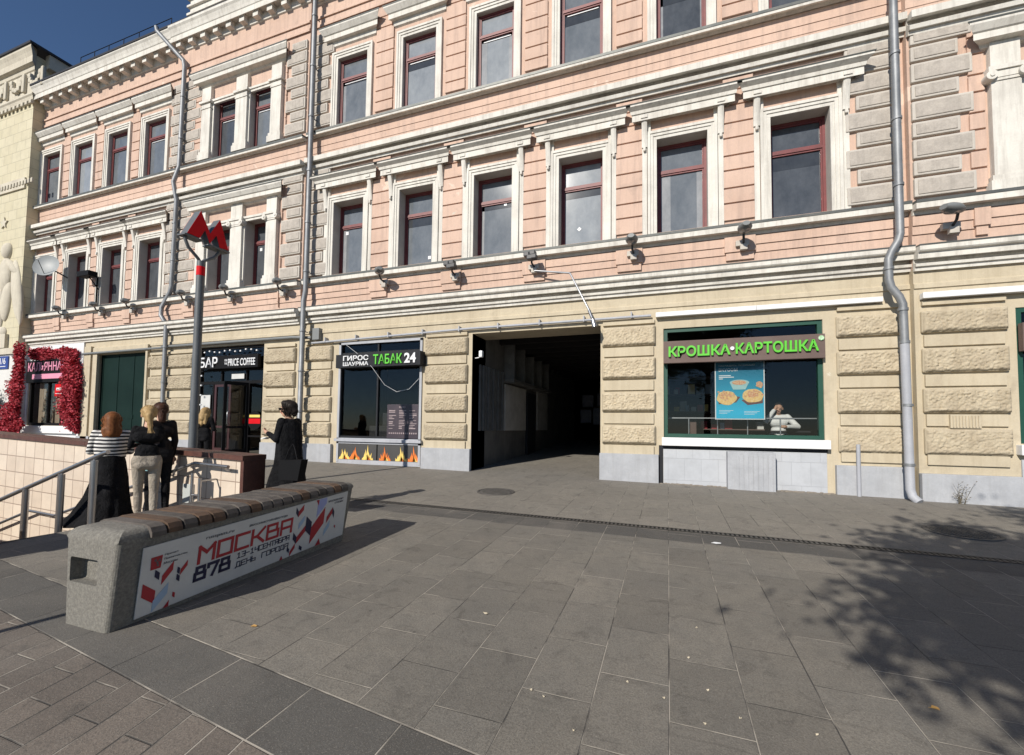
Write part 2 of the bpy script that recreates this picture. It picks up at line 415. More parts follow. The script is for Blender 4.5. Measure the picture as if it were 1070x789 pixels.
# ------------------------------------------------------------------ setting: ground
def ground():
    mb = MB()
    def g(x0, x1, y0, y1):
        p = [(x0,y0),(x1,y0),(x1,y1),(x0,y1)]
        mb.quad([(x, y, gz(x, y)) for x, y in p])
    xs = [-250, -15, -7.2, 250]; ys = [-250, 2.1, 4.65, 250]
    for i in range(3):
        for j in range(3):
            if i == 1 and j == 1: continue
            g(xs[i], xs[i+1], ys[j], ys[j+1])
    mb.build('pavement', 'paving', kind='structure')
ground()

# ------------------------------------------------------------------ the pink building
B = T('apartment_building', 'pink and cream plastered three storey building with white mouldings and shops at street level', 'building', (-4, 10.5, 0))
secs = [(-26.0, -16.55, 0.0), (-16.55, -10.5, .15), (-10.5, 4.42, 0.0), (4.42, 11.0, .15), (11.0, 16, 0)]
HW = .54; W1 = (6.12, 8.32); W2 = (10.78, 12.84)
cs_main = [-2.0+2.32*k for k in range(-3, 3)]
cs_left = [-24.25, -22.1, -19.95, -17.8]
dbl = [(-14.56, -13.52), (-12.90, -12.0)]
dblR = [(6.10, 7.05), (7.55, 8.50)]
def openings(i):
    if i == 0: return [(c-HW*1.05, c+HW*1.05) for c in cs_left]
    if i == 1: return dbl
    if i == 2: return [(c-HW, c+HW) for c in cs_main]
    if i == 3: return dblR
    return []
up = MB()
for i, (x0, x1, p) in enumerate(secs):
    Yp = D-p
    ho = []
    for a, b in openings(i):
        for z0, z1, dp in ((*W1, .36), (*W2, .18)): ho.append((a, b, zr(z0, Yp), zr(z1, Yp), dp+(.08 if i in (1,3) else 0)))
    up.wall(x0, x1, zr(4.7, Yp), 15.3, ho, Yp, mi=0, rmi=1)
    if p: # cheeks of the projecting bays
        for x in (x0, x1): up.quad([(x, Yp, 4.7), (x, D, 4.7), (x, D, 15), (x, Yp, 15)])
B.part(up, 'upper_wall', ['pink', 'reveal'])
# coursed stucco between the windows
rib = MB()
g1 = [6.16, 6.55, 6.89, 7.29, 7.62, 8.02, 8.36, 8.76, 9.10, 9.40]
g2 = [10.8, 11.10, 11.43, 11.85, 12.18, 12.60, 12.93, 13.35, 13.68, 14.0]
def piers(i, x0, x1):
    """free wall between surrounds, for the coursing"""
    if i == 2: ed = [x0+1.02]+[v for c in cs_main for v in (c-.86, c+.86)]+[x1-1.05]
    elif i == 0: ed = [x0]+[v for c in cs_left for v in (c-.86, c+.86)]+[x1-.8]
    elif i == 1: ed = [x0+.9, -15.1, -11.4, x1-.85]
    elif i == 3: ed = [x0+.9, 5.55, 9.2, x1]
    else: return [(x0, x1)]
    return [(ed[k], ed[k+1]) for k in range(0, len(ed), 2) if ed[k+1] > ed[k]+.02]
for i, (x0, x1, p) in enumerate(secs):
    Yp = D-p
    for g in (g1, g2):
        for a, b in piers(i, x0, x1):
            rib = MB()
            rib.box(a+.004, b-.004, Yp-.008, Yp+.01, zr(g[0], Yp), zr(g[-1], Yp))
            for k in range(len(g)-1):
                rib.box(a, b, Yp-.045, Yp-.007, zr(g[k], Yp)+.018, zr(g[k+1], Yp)-.018)
            B.part(rib, 'coursed_panel', 'pink', bevel=.005)
# string courses, sills, main cornice
PR = {
 'corn1': [(0,4.70),(.06,4.71),(.07,4.79),(.11,4.80),(.12,4.85),(.03,4.865),(.03,4.93),(.19,4.95),(.20,5.06),(.25,5.09),(.27,5.12),(.27,5.20),(0,5.255)],
 'sill1': [(0,5.79),(.05,5.81),(.07,5.89),(.14,5.91),(.20,5.94),(.20,6.055),(0,6.06)],
 'corn2': [(0,9.42),(.08,9.45),(.10,9.54),(.15,9.57),(.17,9.66),(.05,9.67),(.05,9.74),(.19,9.78),(.24,9.82),(.24,9.965),(0,10.01)],
 'sill2': [(0,10.50),(.05,10.53),(.08,10.61),(.16,10.63),(.19,10.65),(.19,10.715),(0,10.72)],
}
for key in ('corn1', 'corn2', 'sill1', 'sill2'):
  for x0, x1, p in secs:
    mb = MB(); mb.profile(x0, x1, D-p, PR[key])
    B.part(mb, {'corn1':'string_course','corn2':'string_course','sill1':'sill_band','sill2':'sill_band'}[key], 'white')
for x0, x1, p in secs:
    fl = MB(); fl.profile(x0, x1, D-p, [(0,6.062),(.21,6.06),(.215,6.115),(0,6.125)])
    B.part(fl, 'metal_flashing', 'flash')
    fl = MB(); fl.profile(x0, x1, D-p, [(0,10.722),(.20,10.72),(.205,10.785),(0,10.79)])
    B.part(fl, 'metal_flashing', 'flash')
    fl = MB(); fl.profile(x0, x1, D-p, [(0,5.257),(.275,5.205),(.28,5.235),(0,5.275)])
    B.part(fl, 'metal_flashing', 'flash')
fz = MB()   # pink frieze under the sills, stepped, with pedestals
for i, (x0, x1, p) in enumerate(secs):
    Yp = D-p
    fz.profile(x0, x1, Yp, [(0,5.42),(.025,5.425),(.025,5.60),(.05,5.605),(.05,5.79),(0,5.80)])
    fz.profile(x0, x1, Yp, [(0,10.215),(.02,10.22),(.02,10.49),(0,10.50)])
    fz.profile(x0, x1, Yp, [(0,10.02),(.012,10.02),(.012,10.20),(0,10.2)])
    fz.profile(x0, x1, Yp, [(0,14.10),(.05,14.13),(.05,14.21),(.02,14.22),(.02,14.38),(.06,14.42),(.06,14.48),(0,14.49)])
    for a, b in piers(i, x0, x1):
        fz.box(a, b, Yp-.08, Yp, zr(5.45, Yp), zr(5.78, Yp)); fz.box(a+.03, b-.03, Yp-.05, Yp, zr(5.28, Yp), zr(5.45, Yp))
B.part(fz, 'frieze_band', 'pink')
co = MB(); md = MB()
for x0, x1, p in secs:
    Yp = D-p
    pf = [(0,14.85),(.04,14.87),(.06,14.98),(.07,15.12),(.38,15.12),(.38,15.05),(.40,15.05),(.40,15.23),(.42,15.25),(.44,15.33),(.48,15.44),(.52,15.50),(.52,15.58),(0,15.7)]
    pf = [(o-(p*.8 if o > .3 else 0), z) for o, z in pf]
    co.profile(max(x0, -24.98)-(p and .003), x1+(p and .003), Yp, pf, comp=False)
    x0 = max(x0, -24.9); k = int((x1-x0)/.6); st = (x1-x0)/k
    for j in range(k):
        c = x0+st*(j+.5)
        o_ = .31-p*.6; md = MB(); md.box(c-.11, c+.11, Yp-o_, Yp-.05, 14.90, 15.12); md.box(c-.13, c+.13, Yp-o_-.025, Yp-.045, 15.06, 15.121); B.part(md, 'modillion', 'white')
B.part(co, 'main_cornice', 'white')
rf = MB()
rf.quad([(-24.98,9.99,15.60),(16,9.99,15.60),(16,16.5,18.2),(-24.98,16.5,18.2)]); rf.box(-24.98, 16, 9.955, 9.99, 15.55, 15.62)
rf.quad([(-25.6,16.5,18.2),(16,16.5,18.2),(16,24,15),(-25.6,24,15)])
rf.quad([(-25.6,10.6,15.2),(-25.6,24,15.2),(-25.6,16.5,18.2)]); rf.quad([(16,10.6,15.2),(16,16.5,18.2),(16,24,15.2)])
roofp = B.part(rf, 'roof', 'roof')
at = MB()  # attic over the projecting bay
for x0, x1 in ((-15.6, -11.4),):
    at.box(x0, x1, 10.06, 10.5, 15.6, 16.35); at.box(x0-.08, x1+.08, 9.99, 10.55, 15.72, 15.8); at.box(x0-.08, x1+.08, 9.99, 10.55, 16.02, 16.09); at.box(x0-.14, x1+.14, 9.93, 10.6, 16.35, 16.46)
B.part(at, 'attic', 'white')
rr = MB()
for x in [-22.5+.9*k for k in range(7)]: rr.cyl((x, 10.4, 15.6), (x, 10.4, 16.45), .014, n=6)
for z in (16.05, 16.45): rr.cyl((-22.5, 10.4, z), (-17.1, 10.4, z), .014, n=6)
B.part(rr, 'roof_railing', 'black')
bk = MB(); bk.quad([(-25.95,24,0),(-25.95,D+.5,0),(-25.95,D+.5,15),(-25.95,24,15)]); bk.quad([(16,10,0),(16,24,0),(16,24,15),(16,10,15)]); bk.quad([(16,24,0),(-25.45,24,0),(-25.45,24,15),(16,24,15)])
bk.quad([(-25.45,D+.01,15),(16,D+.01,15),(16,24,15),(-25.45,24,15)])
B.part(bk, 'rear_wall', 'pink')

# windows
def window(xa, xb, za, zb, Y, pane, style):
    """frame set back in the opening; pane and stickers are its pieces"""
    fw = .055
    f = MB()
    for a, b, c, d in ((xa, xa+fw, za, zb), (xb-fw, xb, za, zb), (xa+fw, xb-fw, zb-fw, zb), (xa+fw, xb-fw, za, za+fw*.8)): f.box(a, b, Y-.05, Y+.03, c, d)
    zt = za+(zb-za)*.70
    f.box(xa+fw, xb-fw, Y-.055, Y+.03, zt-.03, zt+.03)
    s = .035
    for c, d in ((za+fw*.8, zt-.03), (zt+.03, zb-fw)):
        f.box(xa+fw+.003, xa+fw+s, Y-.035, Y+.02, c+.003, d-.003); f.box(xb-fw-s, xb-fw-.003, Y-.035, Y+.02, c+.003, d-.003)
        f.box(xa+fw+s, xb-fw-s, Y-.035, Y+.02, d-s, d-.003); f.box(xa+fw+s, xb-fw-s, Y-.035, Y+.02, c+.003, c+s)
    w = B.part(f, 'window', 'redframe')
    g = MB(); g.quad([(xa+.04, Y, za+.02), (xb-.04, Y, za+.02), (xb-.04, Y, zb-.04), (xa+.04, Y, zb-.04)])
    g.build('pane', pane, w)
    if style.get('curtain'):
        b = MB(); cw = style['curtain']
        b.box(xa+.1, xa+.1+cw, Y-.003, Y-.0015, za+.06, zt-.07); b.build('curtain', 'curtain', w); b = MB(); b.box(xb-.09-cw*.6, xb-.09, Y-.003, Y-.0015, za+.06, zt-.07)
        b.build('curtain', 'curtain', w)
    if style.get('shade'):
        b = MB(); u = style['shade']; b.box(xa+.1, xb-.09, Y-.003, Y-.0015, zt-.07-u, zt-.07); b.build('painted_reflection', 'shade', w)  # dark strip laid on the pane, a reflection put in as colour
    if style.get('blind'):
        b = MB(); z = zt-.12-random.random()*.04
        b.box(xa+.16, xb-.13, Y-.02, Y-.004, z, z+.02)
        b.build('blind_rail', 'white_p', w)
    if style.get('inner'):
        b = MB(); 
        for a, c_, d, e in ((xa+.2, xa+.235, za+.05, zt-.3), (xb-.17, xb-.135, za+.05, zt-.3), (xa+.2, xb-.135, zt-.3, zt-.27)): b.box(a, c_, Y-.012, Y-.003, d, e)
        b.build('inner_sash', 'reveal', w)
    if style.get('sticker'):
        sx, sz, r = style['sticker']; b = MB(); cx = xa+(xb-xa)*sx; cz = za+(zb-za)*sz
        if style.get('diamond'): pts = [(cx-r, Y-.01, cz), (cx, Y-.01, cz-r), (cx+r, Y-.01, cz), (cx, Y-.01, cz+r)]
        else: pts = [(cx-r, Y-.01, cz-r), (cx+r, Y-.01, cz-r), (cx+r, Y-.01, cz+r), (cx-r, Y-.01, cz+r)]
        b.poly(pts, (0, .004, 0)); b.build('paper_sticker', 'white_p', w)
    return w
def surround(c, hw, Yp, lower):
    z0, z1 = W1 if lower else W2
    m = MB(); q = lambda z: zr(z, Yp)
    t = .17                                  # architrave
    for s_ in (-1, 1):
        for a, b, o in ((hw, hw+.075, .035), (hw+.075, hw+.14, .055), (hw+.14, hw+.2, .075)):
            xa, xb = sorted((c+s_*a, c+s_*b)); m.box(xa, xb, Yp-o, Yp, q(z0)-.13, q(z1)+(a-hw))
    for a, b, o in ((0, .075, .035), (.075, .14, .055), (.14, .2, .075)):
        m.box(c-hw-b, c+hw+b, Yp-o-.001, Yp, q(z1)+a, q(z1)+b)
    if lower:
        zt = q(z1)+.2
        for s_ in (-1, 1):
            xa, xb = sorted((c+s_*(hw+.215), c+s_*(hw+.32)))
            m.box(xa, xb, Yp-.045, Yp, q(z0)-.1, q(8.20))                       # side strip
            m.box(xa, xb, Yp-.06, Yp, q(8.20), q(8.86))
            xm = (xa+xb)/2                                                  # console
            rows = []
            for k in range(9):
                u = k/8; z = q(8.16)+(q(8.86)-q(8.16))*u; o = .07+.13*u**1.6
                rows.append([(xm-.065, Yp-.05, z), (xm-.06, Yp-o, z), (xm-.02, Yp-o-.012, z), (xm+.02, Yp-o-.012, z), (xm+.06, Yp-o, z), (xm+.065, Yp-.05, z)])
            m.grid(rows, 0, False); m.quad(rows[0][::-1]); m.quad(rows[-1])
            m.box(xm-.075, xm+.075, Yp-.22, Yp, q(8.78), q(8.86))
            m.bbox(xm-.03, xm+.03, Yp-.11, Yp-.05, q(8.06), q(8.16), .02)
        # framed panel over the architrave
        m.box(c-hw-.17, c+hw+.17, Yp-.05, Yp, q(8.80), q(8.85)); 
        for s_ in (-1, 1):
            xa, xb = sorted((c+s_*(hw+.13), c+s_*(hw+.2))); m.box(xa, xb, Yp-.049, Yp, zt, q(8.80))
        m.profile(c-hw-.34, c+hw+.34, Yp, [(0,8.80),(.06,8.82),(.08,8.86),(.20,8.87),(.20,9.03),(.225,9.05),(.24,9.13),(.33,9.26),(.33,9.30),(0,9.33)], mitre=True)
    else:
        zt = q(z1)+.2
        m.profile(c-hw-.26, c+hw+.26, Yp, [(0,13.22),(.05,13.25),(.07,13.38),(.17,13.38),(.17,13.52),(.2,13.54),(.28,13.66),(.28,13.70),(0,13.74)], mitre=True, comp=False)
    B.part(m, 'window_surround', 'white')
    f = MB()
    if lower: f.profile(c-hw-.36, c+hw+.36, Yp, [(0,9.33),(.335,9.302),(.345,9.335),(0,9.34)], mitre=True)
    else: f.profile(c-hw-.28, c+hw+.28, Yp, [(0,13.742),(.285,13.702),(.295,13.73),(0,13.77)], mitre=True, comp=False)
    B.part(f, 'hood_flashing', 'flash')
sty = {0:dict(sticker=(.22,.62,.05),curtain=.12), 1:dict(sticker=(.75,.12,.045),shade=.25), 2:dict(sticker=(.72,.66,.04),shade=.12,curtain=.07), 3:dict(sticker=(.42,.22,.055),diamond=1,shade=.18), 4:dict(curtain=.2), 5:dict(sticker=(.62,.03,.05),shade=.3)}
for k, c in enumerate(cs_main):
    surround(c, HW, D, True); surround(c, HW, D, False)
    window(c-HW, c+HW, W1[0]+.01, W1[1], D+.33, ['paneA','paneA','paneA','paneB','paneA','paneC'][k], sty[k])
    window(c-HW, c+HW, W2[0]+.01, W2[1], D+.14, ['paneA','paneB','paneB','paneA','paneC','paneC'][k], dict(blind=(k != 4), shade=[.1,.25,.07,.3,.5,.2][k], curtain=[.1,0,.16,0,.05,0][k]))
for k, c in enumerate(cs_left):
    hw = HW*1.05
    surround(c, hw, D, True); surround(c, hw, D, False)
    window(c-hw, c+hw, W1[0]+.01, W1[1], D+.30, 'paneC', {})
    window(c-hw, c+hw, W2[0]+.01, W2[1], D+.14, ['paneA','paneB','paneA','paneA'][k], dict(blind=k == 3))
# paired windows with pilasters in the projecting bays
def pilaster(m, xa, xb, Yp, z0, z1, ionic=True):
    q = lambda z: zr(z, Yp)
    m.box(xa-.07, xb+.07, Yp-.165, Yp, q(z0)-.1, q(z0)+.10); m.box(xa-.04, xb+.04, Yp-.145, Yp, q(z0)+.10, q(z0)+.20)
    m.box(xa, xb, Yp-.12, Yp, q(z0)+.2, q(z1)-.22)
    m.box(xa-.02, xb+.02, Yp-.14, Yp, q(z1)-.22, q(z1)-.17)
    m.box(xa-.06, xb+.06, Yp-.18, Yp, q(z1)-.04, q(z1)+.04)
    if ionic:
        for x in (xa-.02, xb+.02): m.cyl((x, Yp-.20, q(z1)-.13), (x, Yp-.02, q(z1)-.13), .085, n=16); m.cyl((x, Yp-.215, q(z1)-.13), (x, Yp-.19, q(z1)-.13), .035, n=12)
        m.box(xa, xb, Yp-.15, Yp, q(z1)-.17, q(z1)-.04)
    else: m.box(xa, xb, Yp-.13, Yp, q(z1)-.17, q(z1)-.04)
    m.box(xa, xb, Yp-.118, Yp, q(z1)+.04, q(z1)+.53)
for ops, Yp in ((dbl, D-.15), (dblR, D-.15)):
    q = lambda z: zr(z, Yp)
    a0, a1 = ops[0]; b0, b1 = ops[1]
    for z0, z1, low in ((W1[0], 8.28, True), (W2[0], 12.68, False)):
        m = MB(); hz = (8.72 if low else 13.18)
        for xa, xb in ((a0-.50, a0-.08), (a1+.06, b0-.06), (b1+.08, b1+.50)): pilaster(m, xa, xb, Yp, z0, z1+.05, low)
        for xa, xb in ((a0, a1), (b0, b1)):
            for s_, x in ((-1, xa), (1, xb)):
                u, v = sorted((x, x+s_*.055)); m.box(u, v, Yp-.05, Yp, q(z0), q(z1-.02))
            m.box(xa-.06, xb+.06, Yp-.06, Yp, q(z1-.02), q(z1+.12)); m.box(xa-.06, xb+.06, Yp-.09, Yp, q(z1+.06), q(z1+.13))
        m.profile(a0-.55, b1+.55, Yp, [(0,hz-.02),(.07,hz),(.1,hz+.05),(.24,hz+.06),(.24,hz+.18),(.27,hz+.20),(.33,hz+.30),(.33,hz+.34),(0,hz+.38)], mitre=True, comp=False)
        B.part(m, 'window_surround', 'white')
        f = MB(); f.profile(a0-.57, b1+.57, Yp, [(0,hz+.382),(.335,hz+.342),(.345,hz+.37),(0,hz+.41)], mitre=True, comp=False); B.part(f, 'hood_flashing', 'flash')
        for n_, (xa, xb) in enumerate(((a0, a1), (b0, b1))):
            window(xa, xb, q(z0)+.01, q(W1[1] if low else W2[1]), Yp+(.36 if low else .2), 'paneC' if low else ['paneC','paneA'][n_], dict(blind=not low, sticker=(.3,.6,.05) if low and n_ else None))
# quoins either side of the downpipes
def quoins(xin, direction, Yp, z_lo, z_hi, pats=((.92, .37), (.72, .29))):
    m = MB(); m2 = MB(); z = z_lo; k = 0
    while z < z_hi-.15:
        w, h = pats[k % 2]; a, b = sorted((xin, xin+direction*w)); z1 = min(z+h+.012, z_hi)
        m.bbox(a, b, Yp-.065, Yp+.02, zr(z, Yp)+.004, zr(z1, Yp)-.004, .018)
        m2.bbox(a+.05, b-.05, Yp-.080, Yp-.03, zr(z, Yp)+.045, zr(z1, Yp)-.045, .012)
        z = z1+.04; k += 1
    qo = B.part(m, 'quoins', 'reveal'); m2.build('quoin_faces', 'stone', qo)
for xin, dr, Yp in ((4.36, -1, D), (4.46, 1, D-.15), (-10.44, 1, D), (-10.56, -1, D-.15), (-16.5, 1, D-.15), (-16.6, -1, D)):
    pt = ((.92,.37),(.72,.29)) if dr != -1 or Yp != D else ((.92,.37),(.74,.29))
    if abs(xin+10.5) < .2 or xin < -12: pt = ((.80,.37),(.60,.29))
    if xin == -16.5: pt = ((1.32,.37),(1.05,.29))
    if xin == -16.6: pt = ((.34,.37),(.24,.29))
    quoins(xin, dr, Yp, 6.14, 9.50, pt); quoins(xin, dr, Yp, 10.80, 13.95, pt)

# ---- ground floor
PL = 1.02
HOLES = {0: [(-24.9,-21.5,1.45,3.75,.12), (-20.45,-17.62,.5,4.17,.14)],
         1: [(-14.86,-11.92,.45,4.14,.25)],
         2: [(-9.12,-6.32,.5,4.02,.12), (-4.84,-1.50,0,4.05,.9), (-.09,2.98,1.42,3.88,.16)],
         3: [(5.87,8.6,1.42,3.85,.16)], 4: []}
gw = MB()
for i, (x0, x1, p) in enumerate(secs):
    gw.wall(x0, x1, 0, 4.75, HOLES[i], D-p, mi=0, rmi=0)
    if p:
        for x in (x0, x1): gw.quad([(x, D-p, 0), (x, D, 0), (x, D, 4.7), (x, D-p, 4.7)])
    # thin ledges above the shopfronts
    gw.profile(x0, x1, D-p, [(0,4.36),(.03,4.37),(.03,4.45),(0,4.47)])
B.part(gw, 'ground_floor_wall', 'cream')
def plinth(x0, x1, Yp, top=PL, out=.10):
    pl = MB(); pl.bbox(x0, x1, Yp-out, Yp+.03, gz(x0, Yp)-.3, top, .012); B.part(pl, 'plinth', 'plinth')
for a, b, Y_, t in ((-17.55,-16.6,D,1.06), (-16.5,-14.92,D-.15,1.06), (-11.86,-10.56,D-.15,1.05), (-10.44,-9.28,D,1.05), (-6.27,-4.83,D,1.03), (-1.51,-.20,D,1.03), (3.14,4.38,D,.93), (4.42,5.84,D-.15,.84), (-21.4,-20.45,D,1.08), (8.7,11,D-.15,.85)):
    plinth(a, b, Y_, t)
def pier(xa, xb, Yp, zs=((1.26,1.68),(2.0,2.44),(2.76,3.24),(3.52,3.97)), flatz=((1.72,1.95),(2.49,2.72),(3.28,3.49)), out=.10):
    m = MB()
    for z0, z1 in zs:
        z0, z1 = zr(z0, Yp), zr(z1, Yp)
        m.bbox(xa, xb, Yp-out*.7, Yp+.02, z0, z1, .03, 1)
        rock(m, xa+.012, xb-.012, z0+.014, z1-.014, Yp-out*.7+.002, out*.45, random.uniform(.030,.042), .017)
    for z0, z1 in flatz: m.bbox(xa+.04, xb-.04, Yp-.045, Yp+.02, zr(z0, Yp), zr(z1, Yp), .008, 1)
    m.bbox(xa+.04, xb-.04, Yp-.045, Yp+.02, 1.0, zr(1.22, Yp), .006, 1)
    m.box(xa+.02, xb-.02, Yp-.06, Yp, zr(4.02, Yp), zr(4.10, Yp), 1)
    B.part(m, 'rusticated_pier', ['cream_rough', 'cream'])
for a, b, Y_ in ((-17.45,-16.62,D), (-16.48,-15.0,D-.15), (-11.82,-10.6,D-.15), (-10.4,-9.36,D), (-6.22,-4.95,D), (-1.46,-.26,D)): pier(a, b, Y_)
for a, b, Y_ in ((3.2,4.36,D), (4.5,5.74,D-.15), (8.75,11,D-.15)):
    pier(a, b, Y_, ((1.19,1.68),(1.97,2.43),(2.73,3.19),(3.49,3.91)), ((1.72,1.94),(2.47,2.69),(3.23,3.45)))
vt = MB(); vt.bbox(4.86, 5.30, D-.15-.10, D-.15, 1.68, 1.93, .008)
for k in range(9): vt.box(4.89+k*.045, 4.905+k*.045, D-.265, D-.24, 1.70, 1.91)
B.part(vt, 'vent_grille', 'cream')
# passage
pa = MB()
x0, x1, y0, y1 = -4.84, -1.50, D+.02, 24
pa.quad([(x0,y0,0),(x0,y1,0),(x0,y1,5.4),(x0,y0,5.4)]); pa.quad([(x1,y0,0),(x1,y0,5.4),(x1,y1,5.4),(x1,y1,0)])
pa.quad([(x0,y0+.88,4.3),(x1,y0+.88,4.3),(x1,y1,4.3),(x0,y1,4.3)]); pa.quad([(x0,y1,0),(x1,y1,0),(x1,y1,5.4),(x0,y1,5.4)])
B.part(pa, 'passage_wall', surf('darkened_passage_wall', (.17,.16,.145), (.10,.095,.09), 1.2, .9, streak=.4))  # wall colour darkened to hold the deep shade of the passage
pb = MB()
for k in range(14): pb.box(x0+.01, x1-.01, 11.6+k*.85, 11.75+k*.85, 4.12, 4.3)
B.part(pb, 'ceiling_beams', 'dark')
pc = MB()
M['grubby'] = surf('grubby_white', (.50,.48,.45), (.36,.34,.32), 2, .8)
pc.box(x0+.002, x0+.06, 12.9, 15.0, 1.5, 2.95); B.part(pc, 'wall_panel', 'grubby'); pc = MB(); pc.box(x0+.002, x0+.06, 16.5, 18.0, 1.5, 3.0); B.part(pc, 'wall_panel', 'grubby')
pdr = MB(); pdr.box(x0+.002, x0+.09, 15.15, 16.15, .6, 2.85); pdr.box(x0+.09, x0+.12, 16.0, 16.05, 1.6, 1.75)
B.part(pdr, 'passage_door', 'anth')
ps = MB()
for k in range(10): ps.box(x0+.003, x0+.05+.02*(k % 2), 10.95+k*.19, 11.02+k*.19, 1.5, 3.3)
for k in range(5): ps.box(x0+.003, x0+.34, 12.9+k*1.05, 12.97+k*1.05, 2.98, 4.2); 
ps.box(x0+.003, x0+.36, 12.8, 17.6, 3.02, 3.10)
B.part(ps, 'slatted_shutters', surf('grey_slats', (.16,.155,.15), (.10,.10,.095), 3, .6))
pw = MB()
for a, b, c_, d in ((-4.5,-3.9,1.9,2.6), (-3.8,-3.3,1.8,2.7), (-3.2,-2.6,1.95,2.6), (-4.4,-3.8,2.75,3.4), (-3.6,-2.9,2.8,3.5), (-2.5,-2.0,2.0,2.8), (-2.7,-2.1,2.9,3.4)): pw.box(a, b, 23.9, 23.98, c_, d)
B.part(pw, 'notice_board', surf('faded_notices', (.30,.30,.36), (.2,.2,.25), 6, .7))
lp = MB(); lp.tube([(-4.80,10.62,3.42),(-4.70,10.58,3.42),(-4.62,10.56,3.45)], .015, 8); lp.bbox(-4.66,-4.56,10.50,10.62,3.42,3.60,.03)
B.part(lp, 'passage_lamp', 'white_p')

# interiors of the shops: plain dark rooms
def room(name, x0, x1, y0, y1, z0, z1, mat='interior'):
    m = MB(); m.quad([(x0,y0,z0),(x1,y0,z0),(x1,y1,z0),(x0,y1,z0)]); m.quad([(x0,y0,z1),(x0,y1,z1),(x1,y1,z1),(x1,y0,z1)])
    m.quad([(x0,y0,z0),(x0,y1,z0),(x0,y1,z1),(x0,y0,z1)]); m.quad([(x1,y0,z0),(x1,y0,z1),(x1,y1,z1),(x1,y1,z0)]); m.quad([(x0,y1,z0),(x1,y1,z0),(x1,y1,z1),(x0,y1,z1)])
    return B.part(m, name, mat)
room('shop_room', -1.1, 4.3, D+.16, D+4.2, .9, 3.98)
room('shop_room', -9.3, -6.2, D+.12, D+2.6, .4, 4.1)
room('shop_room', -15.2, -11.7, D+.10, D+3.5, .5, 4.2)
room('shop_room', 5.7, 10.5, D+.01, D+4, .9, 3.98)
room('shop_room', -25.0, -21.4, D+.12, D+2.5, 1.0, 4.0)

# fast-food shopfront (green frame)
def glazed(name, xa, xb, za, zb, Y, fr, mat, mull=(), trans=(), inner=.0):
    f = MB()
    for a, b, c_, d in ((xa,xa+fr,za,zb),(xb-fr,xb,za,zb),(xa+fr,xb-fr,zb-fr,zb),(xa+fr,xb-fr,za,za+fr)): f.box(a, b, Y-.05, Y+.05, c_, d)
    for x in mull: f.box(x-fr*.4, x+fr*.4, Y-.045, Y+.045, za+fr, zb-fr)
    for z in trans: f.box(xa+fr, xb-fr, Y-.04, Y+.04, z-fr*.4, z+fr*.4)
    w = B.part(f, name, mat)
    g = MB(); g.quad([(xa+.02,Y,za+.02),(xb-.02,Y,za+.02),(xb-.02,Y,zb-.02),(xa+.02,Y,zb-.02)]); g.build('pane', 'glass', w)
    return w
glazed('shop_window', -.09, 2.98, 1.42, 3.88, D+.09, .085, 'green')
glazed('shop_window', 5.87, 8.6, 1.42, 3.85, D-.08, .085, 'green')
sl = MB(); sl.bbox(-.13, 3.04, D-.16, D+.05, 1.24, 1.42, .012); B.part(sl, 'window_sill', 'white_p'); sl = MB(); sl.bbox(5.80, 8.7, D-.30, D-.10, 1.22, 1.40, .012)
B.part(sl, 'window_sill', 'white_p')
us = MB(); us.box(-.10, 3.0, D-.03, D, .1, 1.16); B.part(us, 'tiled_apron', 'whitetile'); us = MB(); us.box(5.86, 8.65, D-.18, D-.15, .1, 1.14)
B.part(us, 'tiled_apron', 'whitetile')
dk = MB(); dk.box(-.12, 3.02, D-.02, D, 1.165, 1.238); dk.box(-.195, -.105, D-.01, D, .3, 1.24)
B.part(dk, 'painted_gap_shadow', 'anth')  # solid dark strips painted for the shadow between sill, apron and pier
# kebab and tobacco kiosk window
w = glazed('shop_window', -9.10, -6.34, 1.24, 4.0, D+.05, .06, 'anth', (-7.78,), (3.70,))
kf = MB()
for a, b, c_, d in ((-9.12,-9.05,.55,4.02),(-6.39,-6.32,.55,4.02),(-9.12,-6.32,1.08,1.24),(-9.12,-6.32,3.96,4.03)): kf.box(a, b, D-.04, D+.02, c_, d)
kf.box(-9.16,-6.28, D-.10, D, 1.14, 1.22); kf.box(-9.12,-6.32,D-.03,D+.02,.50,.62)
B.part(kf, 'kiosk_frame', 'greypaint')
kp = MB(); kp.box(-9.04,-7.74,D-.02,D+.03,.62,1.08); kp.box(-7.70,-6.40,D-.02,D+.03,.62,1.08)
kpo = B.part(kp, 'kiosk_panels', 'flamebg')
random.seed(3)
fm = MB()
def flame(cx, w, h, mi):
    base = .63
    for s_ in range(7):
        a = cx+(s_-3)*w*.15; hh = h*(1-abs(s_-3)*.26)*(.75+.4*random.random())
        pts = [(a-w*.13, D-.024-s_*.0006, base), (a+w*.13, D-.024-s_*.0006, base), (a+w*.07, D-.024-s_*.0006, base+hh*.45), (a+w*.12*random.uniform(-1,1), D-.024-s_*.0006, base+hh), (a-w*.09, D-.024-s_*.0006, base+hh*.4)]
        fm.poly(pts, (0,.002,0), mi)
for cx, mi in ((-8.84,1),(-8.48,0),(-8.03,1),(-7.45,0),(-6.92,1),(-6.52,0)): flame(cx, .34, .40, mi); flame(cx, .2, .2, 1-mi)
fm.build('flame_print', ['orange','yelflame'], kpo)
